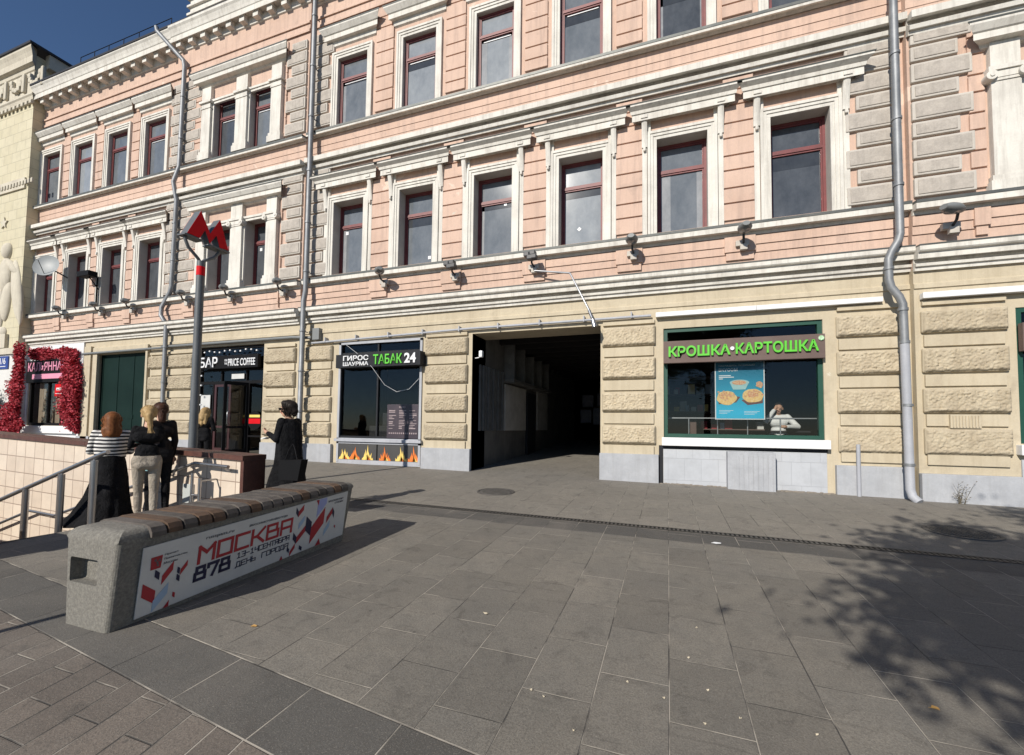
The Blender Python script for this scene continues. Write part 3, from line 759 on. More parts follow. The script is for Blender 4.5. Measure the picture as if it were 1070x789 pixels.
# bar entrance
bf = MB(); q = D-.15; Y = q+.12
for a, b, c_, d in ((-14.86,-14.78,.5,4.12),(-12.0,-11.92,.5,4.12),(-14.78,-12.0,4.05,4.12),(-14.78,-12.0,2.90,3.0),(-14.78,-12.0,3.33,3.38),(-13.86,-13.80,3.0,3.33),(-12.75,-12.70,3.0,3.33),(-14.22,-14.16,.5,2.90),(-12.63,-12.57,.5,2.90),(-14.78,-14.22,1.2,1.25),(-12.57,-12.0,1.2,1.25)): bf.box(a, b, Y-.04, Y+.04, c_, d)
bw = B.part(bf, 'entrance_frame', 'black')
g = MB(); g.quad([(-14.84,Y,.5),(-14.19,Y,.5),(-14.19,Y,4.1),(-14.84,Y,4.1)]); g.quad([(-12.6,Y,.5),(-11.95,Y,.5),(-11.95,Y,4.1),(-12.6,Y,4.1)]); g.quad([(-14.19,Y,2.95),(-12.6,Y,2.95),(-12.6,Y,4.1),(-14.19,Y,4.1)])
g.build('pane', 'glass', bw)
def doorleaf(hx, hy, ang, mat):
    m = MB(); w_, h = .74, 2.3; z = .62
    for a, b, c_, d in ((0,.09,0,h),(w_-.09,w_,0,h),(.09,w_-.09,h-.1,h),(.09,w_-.09,0,.2),(.09,w_-.09,.85,.92)): m.box(a, b, -.025, .025, z+c_, z+d)
    Mx = Matrix.Translation((hx, hy, 0)) @ Matrix.Rotation(ang, 4, 'Z')
    m.v = [tuple(Mx @ Vector(v)) for v in m.v]
    o = B.part(m, 'entrance_door', mat)
    gg = MB(); gg.quad([tuple(Mx @ Vector(v)) for v in ((.05,0,z+.1),(w_-.05,0,z+.1),(w_-.05,0,z+h-.05),(.05,0,z+h-.05))]); gg.build('pane', 'glass', o)
    hd = MB(); hd.tube([tuple(Mx @ Vector(v)) for v in ((w_-.05,-.03,z+.95),(w_-.05,-.08,z+1.0),(w_-.05,-.08,z+1.35),(w_-.05,-.03,z+1.4))], .014, 8); hd.build('door_handle', 'steel', o)
doorleaf(-14.14, Y, 0, 'maroon'); doorleaf(-12.62, Y, RAD(-105), 'black')
# green boarded doorway
gd = MB(); gd.box(-20.45,-17.62,D+.10,D+.14,.5,4.17); 
for x in (-20.3,-19.42,-18.52,-17.70): gd.box(x-.02, x+.02, D+.085, D+.10, .6, 4.1)
gd.box(-18.75,-18.45,D+.08,D+.10,1.75,1.9)
B.part(gd, 'boarded_doorway', 'dgreen')
dt = MB()
for a, b, c_, d in ((-20.62,-20.36,.5,4.42),(-17.61,-17.50,.5,4.42),(-20.36,-17.61,4.18,4.42)): dt.bbox(a, b, D-.10, D, c_, d, .01)
dt.bbox(-21.15,-20.75,D-.10,D,.5,4.5,.01)
B.part(dt, 'door_surround', 'cream')
# flower shop front
fs = MB(); fs.bbox(-25.35,-21.35,D-.05,D+.0,.9,1.44,.01); fs.bbox(-25.35,-24.92,D-.05,D,1.44,4.72,.01); fs.bbox(-21.48,-21.3,D-.05,D,1.44,4.72,.01); fs.bbox(-24.92,-21.48,D-.05,D,3.76,4.72,.01)
fs.bbox(-25.1,-21.5,D-.16,D-.05,1.15,1.42,.01)
B.part(fs, 'white_shopfront', 'white_p')
w = glazed('shop_window', -24.88, -21.52, 1.46, 3.74, D+.06, .1, 'black', (-23.6,-22.7))
cv = MB(); 
for k in range(24):
    x = -24.6+k*.12; cv.quad([(x,D+.2+.03*(k%2),1.5),(x+.12,D+.2+.03*((k+1)%2),1.5),(x+.12,D+.2+.03*((k+1)%2),3.2),(x,D+.2+.03*(k%2),3.2)])
B.part(cv, 'shop_curtain', surf('beige_curtain', (.42,.33,.25), (.32,.25,.19), 4, .9))

# ------------------------------------------------------------------ things fixed to the facade
def sign_board(name, label, cat, xa, xb, za, zb, Yf, th, mat):
    t = T(name, label, cat, ((xa+xb)/2, Yf, za)); m = MB(); m.bbox(xa, xb, Yf, Yf+th, za, zb, .006)
    t.part(m, 'board', mat); return t
t = sign_board('shop_sign', 'brown shop sign with green letters over the wide fast food window', 'shop sign', -.09, 2.98, 3.07, 3.56, D-.14, .13, 'brownboard')
m = MB(); add_text(m, 'КРОШКА', 1.24, .235, .05, (.02, D-.141, 3.20), XD, ZD, .027); add_text(m, 'КАРТОШКА', 1.50, .235, .05, (1.36, D-.141, 3.21), XD, ZD, .024)
t.part(m, 'letters', 'neon')
m = MB(); m.cyl((1.295,D-.142,3.335),(1.295,D-.18,3.335),.04,n=14); m.cyl((2.91,D-.142,3.47),(2.91,D-.165,3.47),.05,n=16); t.part(m, 'white_dots', 'white_p')
m = MB(); add_text(m, '®', .09, .09, .004, (2.865, D-.166, 3.425), XD, ZD); t.part(m, 'small_mark', 'neon')
t = sign_board('shop_sign', 'black sign reading ТАБАК 24 beside ГИРОС ШАУРМА above the kiosk window', 'shop sign', -9.0, -6.22, 3.24, 3.62, D-.30, .29, 'anth')
Ys = D-.301
m = MB(); add_text(m, 'ГИРОС', .86, .145, .03, (-8.72, Ys, 3.43), XD, ZD, .016); add_text(m, 'ШАУРМА', .86, .11, .03, (-8.72, Ys, 3.285), XD, ZD, .014); add_text(m, '24', .36, .27, .03, (-6.70, Ys, 3.305), XD, ZD, .03)
t.part(m, 'white_letters', 'white_p')
m = MB(); add_text(m, 'ТАБАК', .93, .27, .03, (-7.70, Ys, 3.305), XD, ZD, .016); t.part(m, 'green_letters', 'neon')
t = sign_board('shop_sign', 'black fascia sign reading БАР and PRICE COFFEE over the glass entrance', 'shop sign', -14.74, -12.0, 3.38, 3.80, D-.30, .12, 'black')
m = MB(); add_text(m, 'БАР', .80, .33, .03, (-14.50, D-.301, 3.43), XD, ZD, .016); add_text(m, 'PRICE COFFEE', 1.15, .23, .02, (-13.24, D-.301, 3.45), XD, ZD, .01)
add_text(m, 'ONE', .12, .07, .02, (-13.40, D-.301, 3.60), XD, ZD, .01); add_text(m, 'THE', .12, .06, .02, (-13.40, D-.301, 3.50), XD, ZD, .01)
t.part(m, 'letters', 'white_p')
m = MB()
for k in range(11): m.bbox(-14.5+k*.23, -14.44+k*.23, D-.22, D-.17, 3.93+.03*math.sin(k*1.7), 3.98+.03*math.sin(k*1.7), .015)
for k in range(5): m.bbox(-14.6, -14.54, D-.22, D-.17, 2.2+k*.32, 2.25+k*.32, .015)
o = m.build('string_lights', 'white_p'); tag(o, 'string of small white bulbs round the bar entrance', 'string lights')
t = T('door_poster', 'pale poster on the glass left of the bar door', 'poster', (-14.5, D-.1, 2.2)); m = MB(); m.bbox(-14.72,-14.28,D-.09,D-.08,1.95,2.55,.002); t.part(m, 'sheet', 'panel')
t = T('round_sticker', 'round red and black sticker on the glass right of the bar door', 'sticker', (-12.28, D-.09, 1.8))
m = MB(); m.cyl((-12.28,D-.085,1.72),(-12.28,D-.092,1.72),.29,n=32); t.part(m, 'disc', 'black')
m = MB(); m.box(-12.52,-12.04,D-.096,D-.0925,1.62,1.78); t.part(m, 'red_stripe', 'red')
m = MB(); m.box(-12.50,-12.06,D-.0965,D-.0925,1.82,1.90); t.part(m, 'yellow_stripe', 'yelflame')
t = T('window_notice', 'white notice above the bar door', 'notice', (-13.3, D-.1, 3.05)); m = MB(); m.bbox(-13.35,-12.80,D-.09,D-.08,3.06,3.22,.002); t.part(m, 'sheet', 'panel')
# menu board in the kiosk
t = T('menu_board', 'dark menu board with small price lists inside the kiosk window', 'menu board', (-7.0, D+.0, 1.25))
m = MB(); m.bbox(-7.42,-6.42,D-.01,D+.0,1.26,2.20,.003); t.part(m, 'board', surf('menu_print', (.06,.045,.055), (.04,.03,.04), 3, .4))
random.seed(5); m = MB()
for col in range(3):
    for r in range(12):
        if random.random() < .12: continue
        x = -7.36+col*.33; z = 2.02-r*.045; m.box(x, x+random.uniform(.10,.24), D-.0135, D-.0105, z, z+random.uniform(.010,.022))
for r in range(14): m.box(-7.35+r*.066, -7.32+r*.066, D-.0135, D-.0105, 1.38, 1.42)
add_text(m, 'МЕНЮ', .2, .05, .002, (-7.03, D-.0105, 2.1), XD, ZD, .01)
t.part(m, 'price_lines', surf('faded_print', (.45,.36,.36), (.35,.28,.28), 10, .6))
ct = MB(); ct.bbox(-8.7,-7.5,D+.9,D+1.5,.5,1.6,.01); ct.bbox(-8.3,-7.9,D+1.0,D+1.4,1.6,2.0,.02)
o = ct.build('counter', 'anth'); tag(o, 'grey counter inside the kiosk behind the glass', 'counter')
cbm = MB(); cbm.tube([(-8.95,D-.02,4.0),(-8.5,D-.03,3.7),(-7.75,D-.32,3.24),(-7.5,D-.05,2.75),(-7.1,D-.05,2.55),(-6.7,D-.05,2.62),(-6.4,D-.05,2.9)], .0045, 6)
o = cbm.build('loose_cable', 'white_p'); tag(o, 'thin white cable sagging across the kiosk window', 'cable')
# poster in the fast-food window
t = T('food_poster', 'blue food poster with baked potatoes and a soup cup in the wide window', 'poster', (1.45, D+.14, 1.83))
px0, px1, pz0, pz1 = 1.00, 1.93, 1.85, 3.08; Yq = D+.14
m = MB(); m.box(px0-.02,px1+.02,Yq,Yq+.012,pz0-.02,pz1+.02); t.part(m, 'white_border', 'white_p')
pm, nt, b = nodes('poster_blue'); pos = N(nt,'ShaderNodeNewGeometry').outputs['Position']; sp = N(nt,'ShaderNodeSeparateXYZ'); nt.links.new(pos, sp.inputs[0])
nt.links.new(mixc(nt, ramp(nt, sp.outputs[2], 2.9, 2.0), (.01,.15,.24), (.03,.42,.62)), b.inputs['Base Color']); b.inputs['Roughness'].default_value=.4
m = MB(); m.box(px0,px1,Yq-.004,Yq-.001,pz0,pz1); t.part(m, 'print', pm)
def disc(m, cx, cz, rx, rz, y, mi=0, th=.004, n=24, wob=0):
    pts = [(cx+rx*math.cos(a)*(1+wob*wn((cx*9+math.cos(a)*2,cz,math.sin(a)*2))), y, cz+rz*math.sin(a)*(1+wob*wn((cx*9+math.cos(a)*2,cz,math.sin(a)*2)))) for a in [k*2*math.pi/n for k in range(n)]]
    m.poly(pts, (0, th, 0), mi)
potato = surf('baked_potato_print', (.70,.42,.12), (.78,.60,.30), 22, .5)
toppings = surf('topping_print', (.55,.10,.05), (.75,.62,.35), 40, .5, fine=.5)
m = MB(); disc(m, 1.21, 2.30, .20, .15, Yq-.009, 0, n=40, wob=.10); disc(m, 1.72, 2.34, .20, .15, Yq-.009, 0, n=40, wob=.10); t.part(m, 'potato_print', potato)
m = MB(); [disc(m, 1.20+random.gauss(0,.07), 2.35+random.gauss(0,.04), .022, .018, Yq-.0125-k*.0001, 0, .002, 9) for k in range(34)]; [disc(m, 1.73+random.gauss(0,.07), 2.38+random.gauss(0,.035), .024, .018, Yq-.0125-k*.0001, 0, .002, 9) for k in range(34)]; disc(m, 1.46, 2.63, .14, .05, Yq-.013, 0, .002); disc(m, 1.85, 2.58, .07, .07, Yq-.012, 0, .002, wob=.3); t.part(m, 'topping_print', toppings)
m = MB(); m.poly([(1.28,Yq-.009,2.63),(1.34,Yq-.009,2.48),(1.58,Yq-.009,2.48),(1.65,Yq-.009,2.63)], (0,.003,0)); disc(m, 1.465,2.63,.19,.065,Yq-.0105,0,.003); t.part(m, 'cup_print', flat('cup_print_blue', (.35,.55,.55), .5))
m = MB(); m.poly([(1.05,Yq-.0055,2.16),(1.40,Yq-.0055,2.20),(1.48,Yq-.0055,2.32),(1.05,Yq-.0055,2.40)], (0,.001,0)); m.poly([(1.50,Yq-.0055,2.25),(1.62,Yq-.0055,2.14),(1.91,Yq-.0055,2.18),(1.91,Yq-.0055,2.34)], (0,.001,0)); t.part(m, 'tray_print', flat('tray_print_brown', (.14,.06,.05), .5))
m = MB(); add_text(m, 'ВКУСОМ', .37, .07, .002, (1.06, Yq-.007, 2.88), XD, ZD, .006); add_text(m, 'НАСЛАДИСЬ ЛЮБИМЫМ', .7, .035, .002, (1.06, Yq-.007, 2.985), XD, ZD, .0)
for k, w_ in enumerate((.24,.30,.08)): m.box(1.06,1.06+w_,Yq-.006,Yq-.0045,2.78-k*.035,2.797-k*.035)
for k in range(3): m.box(1.06,1.06+.28-k*.06,Yq-.006,Yq-.0045,2.02-k*.03,2.028-k*.03); m.box(1.55,1.55+.3-k*.05,Yq-.006,Yq-.0045,2.0-k*.03,2.008-k*.03)
t.part(m, 'white_text', 'white_p')
t = T('wall_shelf', 'dim shelves with boxes on the back wall of the fast food room', 'shelf', (1.2, D+3.6, .9))
m = MB()
for z in (1.6, 2.1, 2.6, 3.1): m.box(-.6, 2.6, D+3.3, D+3.9, z, z+.03)
m.box(-.62,-.58,D+3.3,D+3.9,.9,3.13); m.box(2.58,2.62,D+3.3,D+3.9,.9,3.13); t.part(m, 'boards', 'brownboard')
random.seed(8)
for cn in ('crimson','paleblue','yelflame','panel'):
    m = MB()
    for _ in range(9):
        x = random.uniform(-.5,2.4); z = random.choice((1.63,2.13,2.63)); m.box(x, x+random.uniform(.08,.2), D+3.35+random.random()*.2, D+3.7, z, z+random.uniform(.12,.32))
    o_ = t.part(m, 'stacked_boxes', cn); o_['kind'] = 'stuff'
m = MB(); m.bbox(-.8,.7,D+1.9,D+2.5,.9,1.95,.02); o = m.build('counter', 'brownboard'); tag(o, 'brown service counter inside the fast food room', 'counter')
# inside rail
t = T('inner_railing', 'metal rail inside the fast food window below the poster', 'railing', (1.5, D+.4, 1.4))
m = MB(); m.cyl((0,D+.38,1.86),(2.95,D+.38,1.86),.017,n=8)
for x in (.45,1.05,1.65,2.28): m.cyl((x,D+.38,1.35),(x,D+.38,1.86),.014,n=8)
t.part(m, 'bars', 'alu')
m = MB(); m.bbox(1.8,3.0,D+1.0,D+1.7,1.56,1.60,.01); m.cyl((2.4,D+1.35,.9),(2.4,D+1.35,1.56),.04); o = m.build('cafe_table', 'anth'); tag(o, 'small cafe table behind the wide shop window', 'table')
t = T('hanging_poster', 'strip of blue and white posters at the edge of the far right shop window', 'poster', (6.2, D-.0, 1.7)); m = MB(); m.box(6.05,6.7,D-.02,D-.01,1.5,2.0); t.part(m, 'sheet', flat('blue_sheet',(.02,.35,.6),.5))
m = MB(); m.bbox(5.88,8.6,D-.29,D-.17,3.05,3.55,.006); o = m.build('shop_sign', 'brownboard'); tag(o, 'plain end of a brown sign board over the far right window', 'shop sign')
# vent box
t = T('vent_housing', 'pale grey wooden vent housing on the pavement below the food window', 'vent', (1.62, D-.15, .3))
m = MB(); m.bbox(1.17,2.05,D-.29,D-.035,.2,1.15,.012); t.part(m, 'casing', 'plinth')
m = MB()
for k in range(8): m.box(1.30+k*.088, 1.38+k*.088, D-.298, D-.288, .34, 1.08)
t.part(m, 'boards', 'plinth', bevel=.003)

# pipes
def downpipe(label, pts, r, split=None, collars=()):
    t = T('drainpipe', label, 'drainpipe', pts[-1], 'zinc drainpipes on the facade')
    if split is None: m = MB(); m.tube(pts, r, 14); t.part(m, 'pipe', 'zinc')
    else:
        a, b = split; m = MB(); m.tube(pts[:a+1], r, 14); t.part(m, 'upper_pipe', 'zinc'); m = MB(); m.tube(pts[a:], r*1.06, 14); t.part(m, 'lower_pipe', 'greypaint')
    m = MB()
    for (x, y, z) in collars: m.cyl((x,y,z-.025),(x,y,z+.025),r*1.22,n=14); m.box(x-.012,x+.012,y,y+.2,z-.012,z+.012)
    t.part(m, 'collars', 'zinc'); return t
yR = D-.34
downpipe('zinc drainpipe with a bend, right of the green lettered window', [(4.16,yR,15.0),(4.16,yR,5.35),(4.13,yR,5.22),(4.02,yR,5.02),(3.97,yR,4.88),(3.97,yR,4.48),(4.0,yR,4.34),(4.12,yR,4.15),(4.17,yR,4.0),(4.18,yR,3.3),(4.20,yR,.55),(4.22,yR-.03,.42),(4.28,yR-.12,.33)], .069, (9,0),
    [(4.16,yR,z) for z in (12.5,10.2,8.9,7.6,6.3)]+[(3.97,yR,4.7),(4.17,yR,3.9),(4.18,yR,3.28),(4.20,yR,2.1),(4.20,yR,1.0)])
yM = D-.28
m_ = [( -10.22,yM,15.0),(-10.22,yM,10.6),(-10.22,yM,9.3),(-10.22,yM,5.6),(-10.28,yM,5.3),(-10.28,yM,.7),(-10.25,yM-.1,.62)]
downpipe('zinc drainpipe running full height left of the kiosk window', m_, .075, None, [(-10.22,yM,z) for z in (14.2,12.6,11,9.3,7.7,6.2)]+[(-10.28,yM,z) for z in (4.4,3.2,2.0,1.1)])
downpipe('zinc drainpipe angled out to the eaves, nearest the yellow building', [(-17.15,9.95,15.72),(-17.1,9.95,15.55),(-15.95,10.15,14.3),(-15.92,10.17,14.1),(-15.95,10.17,10.5),(-16.02,10.05,9.9),(-16.0,10.17,9.3),(-16.05,10.17,6.3),(-16.1,10.17,6.1),(-16.5,10.17,5.6),(-16.4,10.1,5.3),(-16.22,10.17,5.0),(-16.2,10.17,.6)], .07, None, [(-15.92,10.17,z) for z in (13,11.5)]+[(-16.03,10.17,z) for z in (8.5,7.2)]+[(-16.2,10.17,z) for z in (4.2,3,2)])
m = MB(); m.cyl((3.48,D-.16,.32),(3.48,D-.16,1.35),.035,n=10); o = m.build('vent_pipe', 'greypaint'); tag(o, 'short capped grey pipe standing at the plinth beside the big drainpipe', 'pipe')
# cable tubes and trunking
m = MB(); m.tube([(-10.1,D-.09,4.06),(-4.9,D-.09,4.17),(-.35,D-.09,4.18)], .032, 8)
for k in range(9): m.box(-9.6+k*1.1,-9.57+k*1.1,D-.13,D,4.06+.012*k,4.20+.012*k)
o = m.build('cable_conduit', 'greypaint'); tag(o, 'grey conduit along the cream wall above the kiosk and passage', 'conduit')
m = MB(); m.tube([(-21.2,D-.12,4.22),(-16.6,D-.12,4.24),(-16.5,D-.25,4.24),(-10.7,D-.25,4.24),(-10.1,D-.12,4.22)], .045, 8); m.bbox(-10.05,-9.8,D-.14,D,4.15,4.5,.01)
o = m.build('cable_conduit', 'lamp'); tag(o, 'thicker grey conduit and junction box above the bar entrance', 'conduit')
m = MB(); m.bbox(-.25,1.765,D-.14,D-.02,4.13,4.23,.006); m.bbox(1.77,3.95,D-.14,D-.02,4.13,4.23,.006)
o = m.build('cable_trunking', 'white_p'); tag(o, 'white box trunking above the green lettered sign', 'trunking', 'white trunking over the shop windows')
m = MB(); m.bbox(4.5,9.5,D-.30,D-.17,4.10,4.21,.006); o = m.build('cable_trunking', 'white_p'); tag(o, 'white box trunking right of the bent drainpipe', 'trunking', 'white trunking over the shop windows')
t = T('pipe_lamp', 'thin bent pole lamp reaching down across the cornice over the passage', 'lamp', (-2.2, D-.3, 5.2))
m = MB(); m.tube([(-3.1,D-.2,5.48),(-2.22,D-.28,5.30),(-2.18,D-.3,5.28),(-1.72,D-.42,4.35),(-1.60,D-.42,4.05)], .022, 8); t.part(m, 'pole', 'alu')
m = MB(); m.cyl((-1.62,D-.42,4.10),(-1.57,D-.44,3.92),.05,.06,n=12); m.cyl((-1.71,D-.42,4.33),(-1.64,D-.42,4.14),.035,n=10); t.part(m, 'head', 'steel')

# floodlights on the ledge
def flood(x, z, yh, label, kind=0, yaw=0, Yw=D):
    t = T('floodlight', label, 'floodlight', (x, Yw, z-.3), 'floodlights along the first floor ledge')
    zb = z-.24; yh += .08; z -= .03
    m = MB(); m.bbox(x-.13,x+.13,Yw-.16,Yw-.05,zb-.02,zb+.10,.01); m.bbox(x-.05,x+.09,Yw-.2,Yw-.10,zb-.12,zb+.0,.01); t.part(m, 'gear_box', 'reveal')
    m = MB(); m.tube([(x+.02,Yw-.1,zb+.02),(x,Yw-.3,zb+.08),(x-.0,yh+.12,z-.02)], .025, 8); t.part(m, 'arm', 'lampdark')
    cx = x
    if kind == 0:   # street-lamp style head: tapered oval shell
        rows = []
        for k in range(9):
            u = k/8; yy = yh+.16-.40*u; r = .035+.085*math.sin(math.pi*min(1, .12+u*.78))
            rows.append([(cx+r*1.15*math.cos(a), yy, z+.02+r*.75*math.sin(a)+.02*u) for a in [j*2*math.pi/12 for j in range(12)]])
        m = MB(); m.grid(rows, 0, True, True); m.quad(rows[0]); m.quad(rows[-1][::-1])
        if yaw: 
            Rm = Matrix.Translation((cx,yh+.1,z)) @ Matrix.Rotation(yaw,4,'Z') @ Matrix.Translation((-cx,-yh-.1,-z)); m.v = [tuple(Rm @ Vector(v)) for v in m.v]
        t.part(m, 'head', 'lamp')
        m = MB(); rows = [[(cx+r_*.095*math.cos(a), yh-.06+r_*.14*math.sin(a), z-.045-.03*(1-r_)) for a in [j*2*math.pi/12 for j in range(12)]] for r_ in (1,.7,.3,.05)]
        m.grid(rows, 0, True, True)
        if yaw: m.v = [tuple(Rm @ Vector(v)) for v in m.v]
        t.part(m, 'glass_bowl', 'paneA')
    elif kind == 1: # bulkhead cluster
        m = MB()
        for dx, dz in ((-.08,.03),(.07,.05),(0,-.05),(.1,-.04)): m.bbox(cx+dx-.07,cx+dx+.07,yh-.08,yh+.10,z+dz-.055,z+dz+.055,.02)
        t.part(m, 'head', 'lampdark')
    return t
fx = [(52,-22.4,'leftmost grey floodlight on the pink ledge'),(0,0,'')]
flood(-22.5, 6.02, 9.95, 'grey floodlight on the ledge under the satellite dish', 0, RAD(60))
flood(-20.2, 5.98, 9.95, 'grey floodlight on the ledge under the dark bracket lamp', 0, RAD(60))
flood(-18.4, 5.95, 9.95, 'grey floodlight on the ledge left of the angled drainpipe', 0, RAD(60))
flood(-15.3, 5.92, 9.80, 'grey floodlight on the ledge behind the red metro letter', 0, RAD(60), D-.15)
flood(-13.3, 5.90, 9.80, 'grey floodlight below the left window of the pair beside the metro letter', 0, RAD(50), D-.15)
flood(-11.1, 5.88, 9.80, 'grey floodlight below the right window of the pair, left of the long drainpipe', 0, RAD(50), D-.15)
flood(-7.55, 5.86, 9.95, 'grey floodlight on the ledge above the ГИРОС lettering', 0, RAD(40))
flood(-5.32, 5.82, 9.98, 'small dark lamp on the ledge above the left pier of the passage', 1)
flood(-3.14, 5.80, 9.98, 'cluster of dark lamps on the ledge where the thin bent pole starts', 1)
flood(-.75, 5.85, 10.0, 'grey round floodlight on the ledge above the right pier of the passage', 0)
flood(1.52, 5.80, 10.0, 'grey round floodlight on the ledge above the blue food poster', 0)
flood(4.95, 5.62, 9.8, 'grey floodlight under the column at the right edge', 0, RAD(-60), D-.15)
# dark bracket lamp and dish
t = T('bracket_lamp', 'dark square bracket lamp above the ledge at the left end', 'lamp', (-19.6, D-.3, 6.2))
m = MB(); m.bbox(-21.1,-20.4,D-.5,D-.2,7.1,7.3,.02); t.part(m, 'head', 'black')
m = MB(); m.cyl((-20.6,D-.1,7.15),(-20.6,D-.1,6.1),.03,n=8); m.cyl((-20.6,D-.4,7.15),(-20.6,D-.05,6.7),.02,n=8); t.part(m, 'bracket', 'black')
t = T('satellite_dish', 'round grey satellite dish on the wall near the yellow building', 'satellite dish', (-23.0, D-.1, 7.4))
m = MB(); ax = Vector((.45,-.86,.25)).normalized(); u = ax.cross(Vector((0,0,1))).normalized(); v = ax.cross(u); cc = Vector((-22.85,D-.55,7.66))
rows = [[cc+ax*(.10*(r_/.45)**2)+(u*math.cos(a)+v*math.sin(a))*r_ for a in [j*2*math.pi/28 for j in range(28)]] for r_ in (.01,.12,.24,.34,.42,.45)]
m.grid(rows, 0, True, True); t.part(m, 'dish', flat('dish_grey', (.30,.32,.32), .5))
m = MB(); m.tube([cc, cc-ax*.1, (-22.6,D-.05,7.35)], .025, 8); m.tube([cc-v*-.40, cc+ax*.45], .012, 6); t.part(m, 'mount', 'lampdark')

# ------------------------------------------------------------------ the yellow building on the left
Yb = T('corner_building', 'pale yellow block building with sculpted relief at the left edge', 'building', (-28, 10.2, 0))
YF = 10.12; XE = -25.0
m = MB(); m.wall(-40, XE, 4.45, 15.3, [], YF); m.quad([(XE,YF,4.45),(XE,22,4.45),(XE,22,17),(XE,YF,17)]); Yb.part(m, 'block_wall', 'ybrick')
m = MB(); m.box(-40, XE-.02, YF-.02, 12, 0, 4.42); Yb.part(m, 'white_base', surf('white_base', (.66,.65,.62), (.60,.59,.56), 1, .8))
m = MB()
m.profile(-40, XE, YF, [(0,16.3),(.06,16.35),(.08,16.5),(.2,16.55),(.21,16.8),(.26,16.95),(.32,17.08),(.32,17.18),(0,17.25)], mitre=True, comp=False)
m.profile(-40, XE, YF, [(0,15.05),(.05,15.08),(.08,15.2),(.12,15.25),(.12,15.32),(0,15.35)], mitre=True, comp=False)
m.box(-40, XE-.02, YF-.03, YF, 15.35, 16.3); m.box(-40, XE-.15, YF-.06, YF, 11.3, 11.75)
m.box(-40, XE+.06, YF-.10, YF, 4.35, 4.6)
m.box(XE, XE+.30, 10.4, 22, 16.6, 17.18)
Yb.part(m, 'cornice', 'ycream')
m = MB()
for k in range(40): m.bbox(-25.0-k*.3-.09, -25.0-k*.3+.09, YF-.13, YF-.02, 14.85, 15.02, .04)
for k in range(6):
    cx = -24.75-k*1.35
    for j in range(7): a = -math.pi*j/6; m.bbox(cx+.38*math.cos(a)-.11, cx+.38*math.cos(a)+.11, YF-.16, YF-.02, 16.05+.4*math.sin(a)-.11, 16.05+.4*math.sin(a)+.11, .06)
    m.bbox(cx+.42,cx+.62,YF-.15,YF-.02,15.45,16.25,.06)
for k in range(60): m.bbox(-24.6-k*.22-.07, -24.6-k*.22+.07, YF-.10, YF-.03, 11.42, 11.62, .04)
Yb.part(m, 'carved_frieze', 'ycream')
m = MB(); pts = []
for k in range(10): r_ = .26 if k % 2 == 0 else .11; a = math.pi/2+k*math.pi/5; pts.append((-26.55+r_*math.cos(a), YF-.05, 10.0+r_*math.sin(a)))
m.poly(pts, (0,.06,0)); Yb.part(m, 'star_relief', 'ycream')
m = MB()   # low relief of a draped figure
def ell(cx, cz, rx, rz, ry=.12, rot=0):
    bm = bmesh.new(); bmesh.ops.create_uvsphere(bm, u_segments=20, v_segments=12, radius=1)
    Mx = Matrix.Translation((cx, YF, cz)) @ Matrix.Rotation(rot, 4, 'Y') @ Matrix.Diagonal((rx, ry, rz, 1)); m.addbm(bm, 0, Mx, True)
ell(-26.15,8.75,.30,.36,.2); ell(-26.2,7.75,.42,.75,.18); ell(-26.0,6.6,.32,.85,.16,.1); ell(-26.45,6.4,.25,.9,.14,-.1); ell(-25.3,7.0,.34,1.35,.13,-.22); ell(-25.65,8.0,.18,.55,.16,-.9); ell(-25.05,6.5,.16,1.0,.10,-.1); ell(-26.2,5.3,.34,.25,.14)
m.box(-26.7,-25.7,YF-.12,YF,4.62,5.2)
Yb.part(m, 'figure_relief', 'ycream')
m = MB(); m.quad([(-40,9.76,17.26),(XE+.36,9.76,17.26),(XE+.36,22,17.26),(-40,22,17.26)]); m.box(-40,XE+.38,9.75,9.80,17.18,17.27); m.box(XE+.33,XE+.38,9.8,22,17.18,17.27); Yb.part(m, 'roof', 'roof')
t = T('house_number_plate', 'blue house number plate on the white base left of the red flowers', 'number plate', (-25.3, YF-.05, 3.9))
m = MB(); m.bbox(-26.2,-25.5,YF-.06,YF-.02,3.75,4.28,.01); t.part(m, 'plate', 'plaque')
m = MB(); add_text(m, '1/6', .40, .26, .006, (-26.06,YF-.061,3.95), XD, ZD, .012); m.box(-26.06,-25.65,YF-.066,YF-.061,3.84,3.87); t.part(m, 'number', 'white_p')

# ------------------------------------------------------------------ flower arch (thousands of blossoms: one thing)
random.seed(11)
def blossoms(name, label, cat, paths, mats, n, size):
    m = MB()
    for _ in range(n):
        pth = random.choice(paths); (ax_, az, ar), (bx, bz, br) = pth; u = random.random(); kk = .55+.9*abs(wn((ax_+u*3.1, az+u*2.7, 5)))*1.6; ar *= kk; br *= kk
        x = ax_+(bx-ax_)*u; z = az+(bz-az)*u; r = ar+(br-ar)*u
        a = random.uniform(0, 2*math.pi); rr_ = r*math.sqrt(random.random())*(1+.35*random.random()**3)
        p = Vector((x+rr_*math.cos(a), (10.05 if (ax_ < -23.8 and az != 4.35) else D)-.12-random.random()*r*.8, z+rr_*math.sin(a)))
        d1 = Vector((random.gauss(0,1),random.gauss(0,1),random.gauss(0,1))).normalized(); d2 = d1.orthogonal().normalized(); s_ = size*random.uniform(.6,1.4)
        mi = 0 if random.random() < .84 else 1
        m.quad([p-d1*s_-d2*s_*.4, p-d2*s_*.5+d1*.0, p+d1*s_, p+d2*s_*.6], mi)
    o = m.build(name, mats); tag(o, label, cat); return o
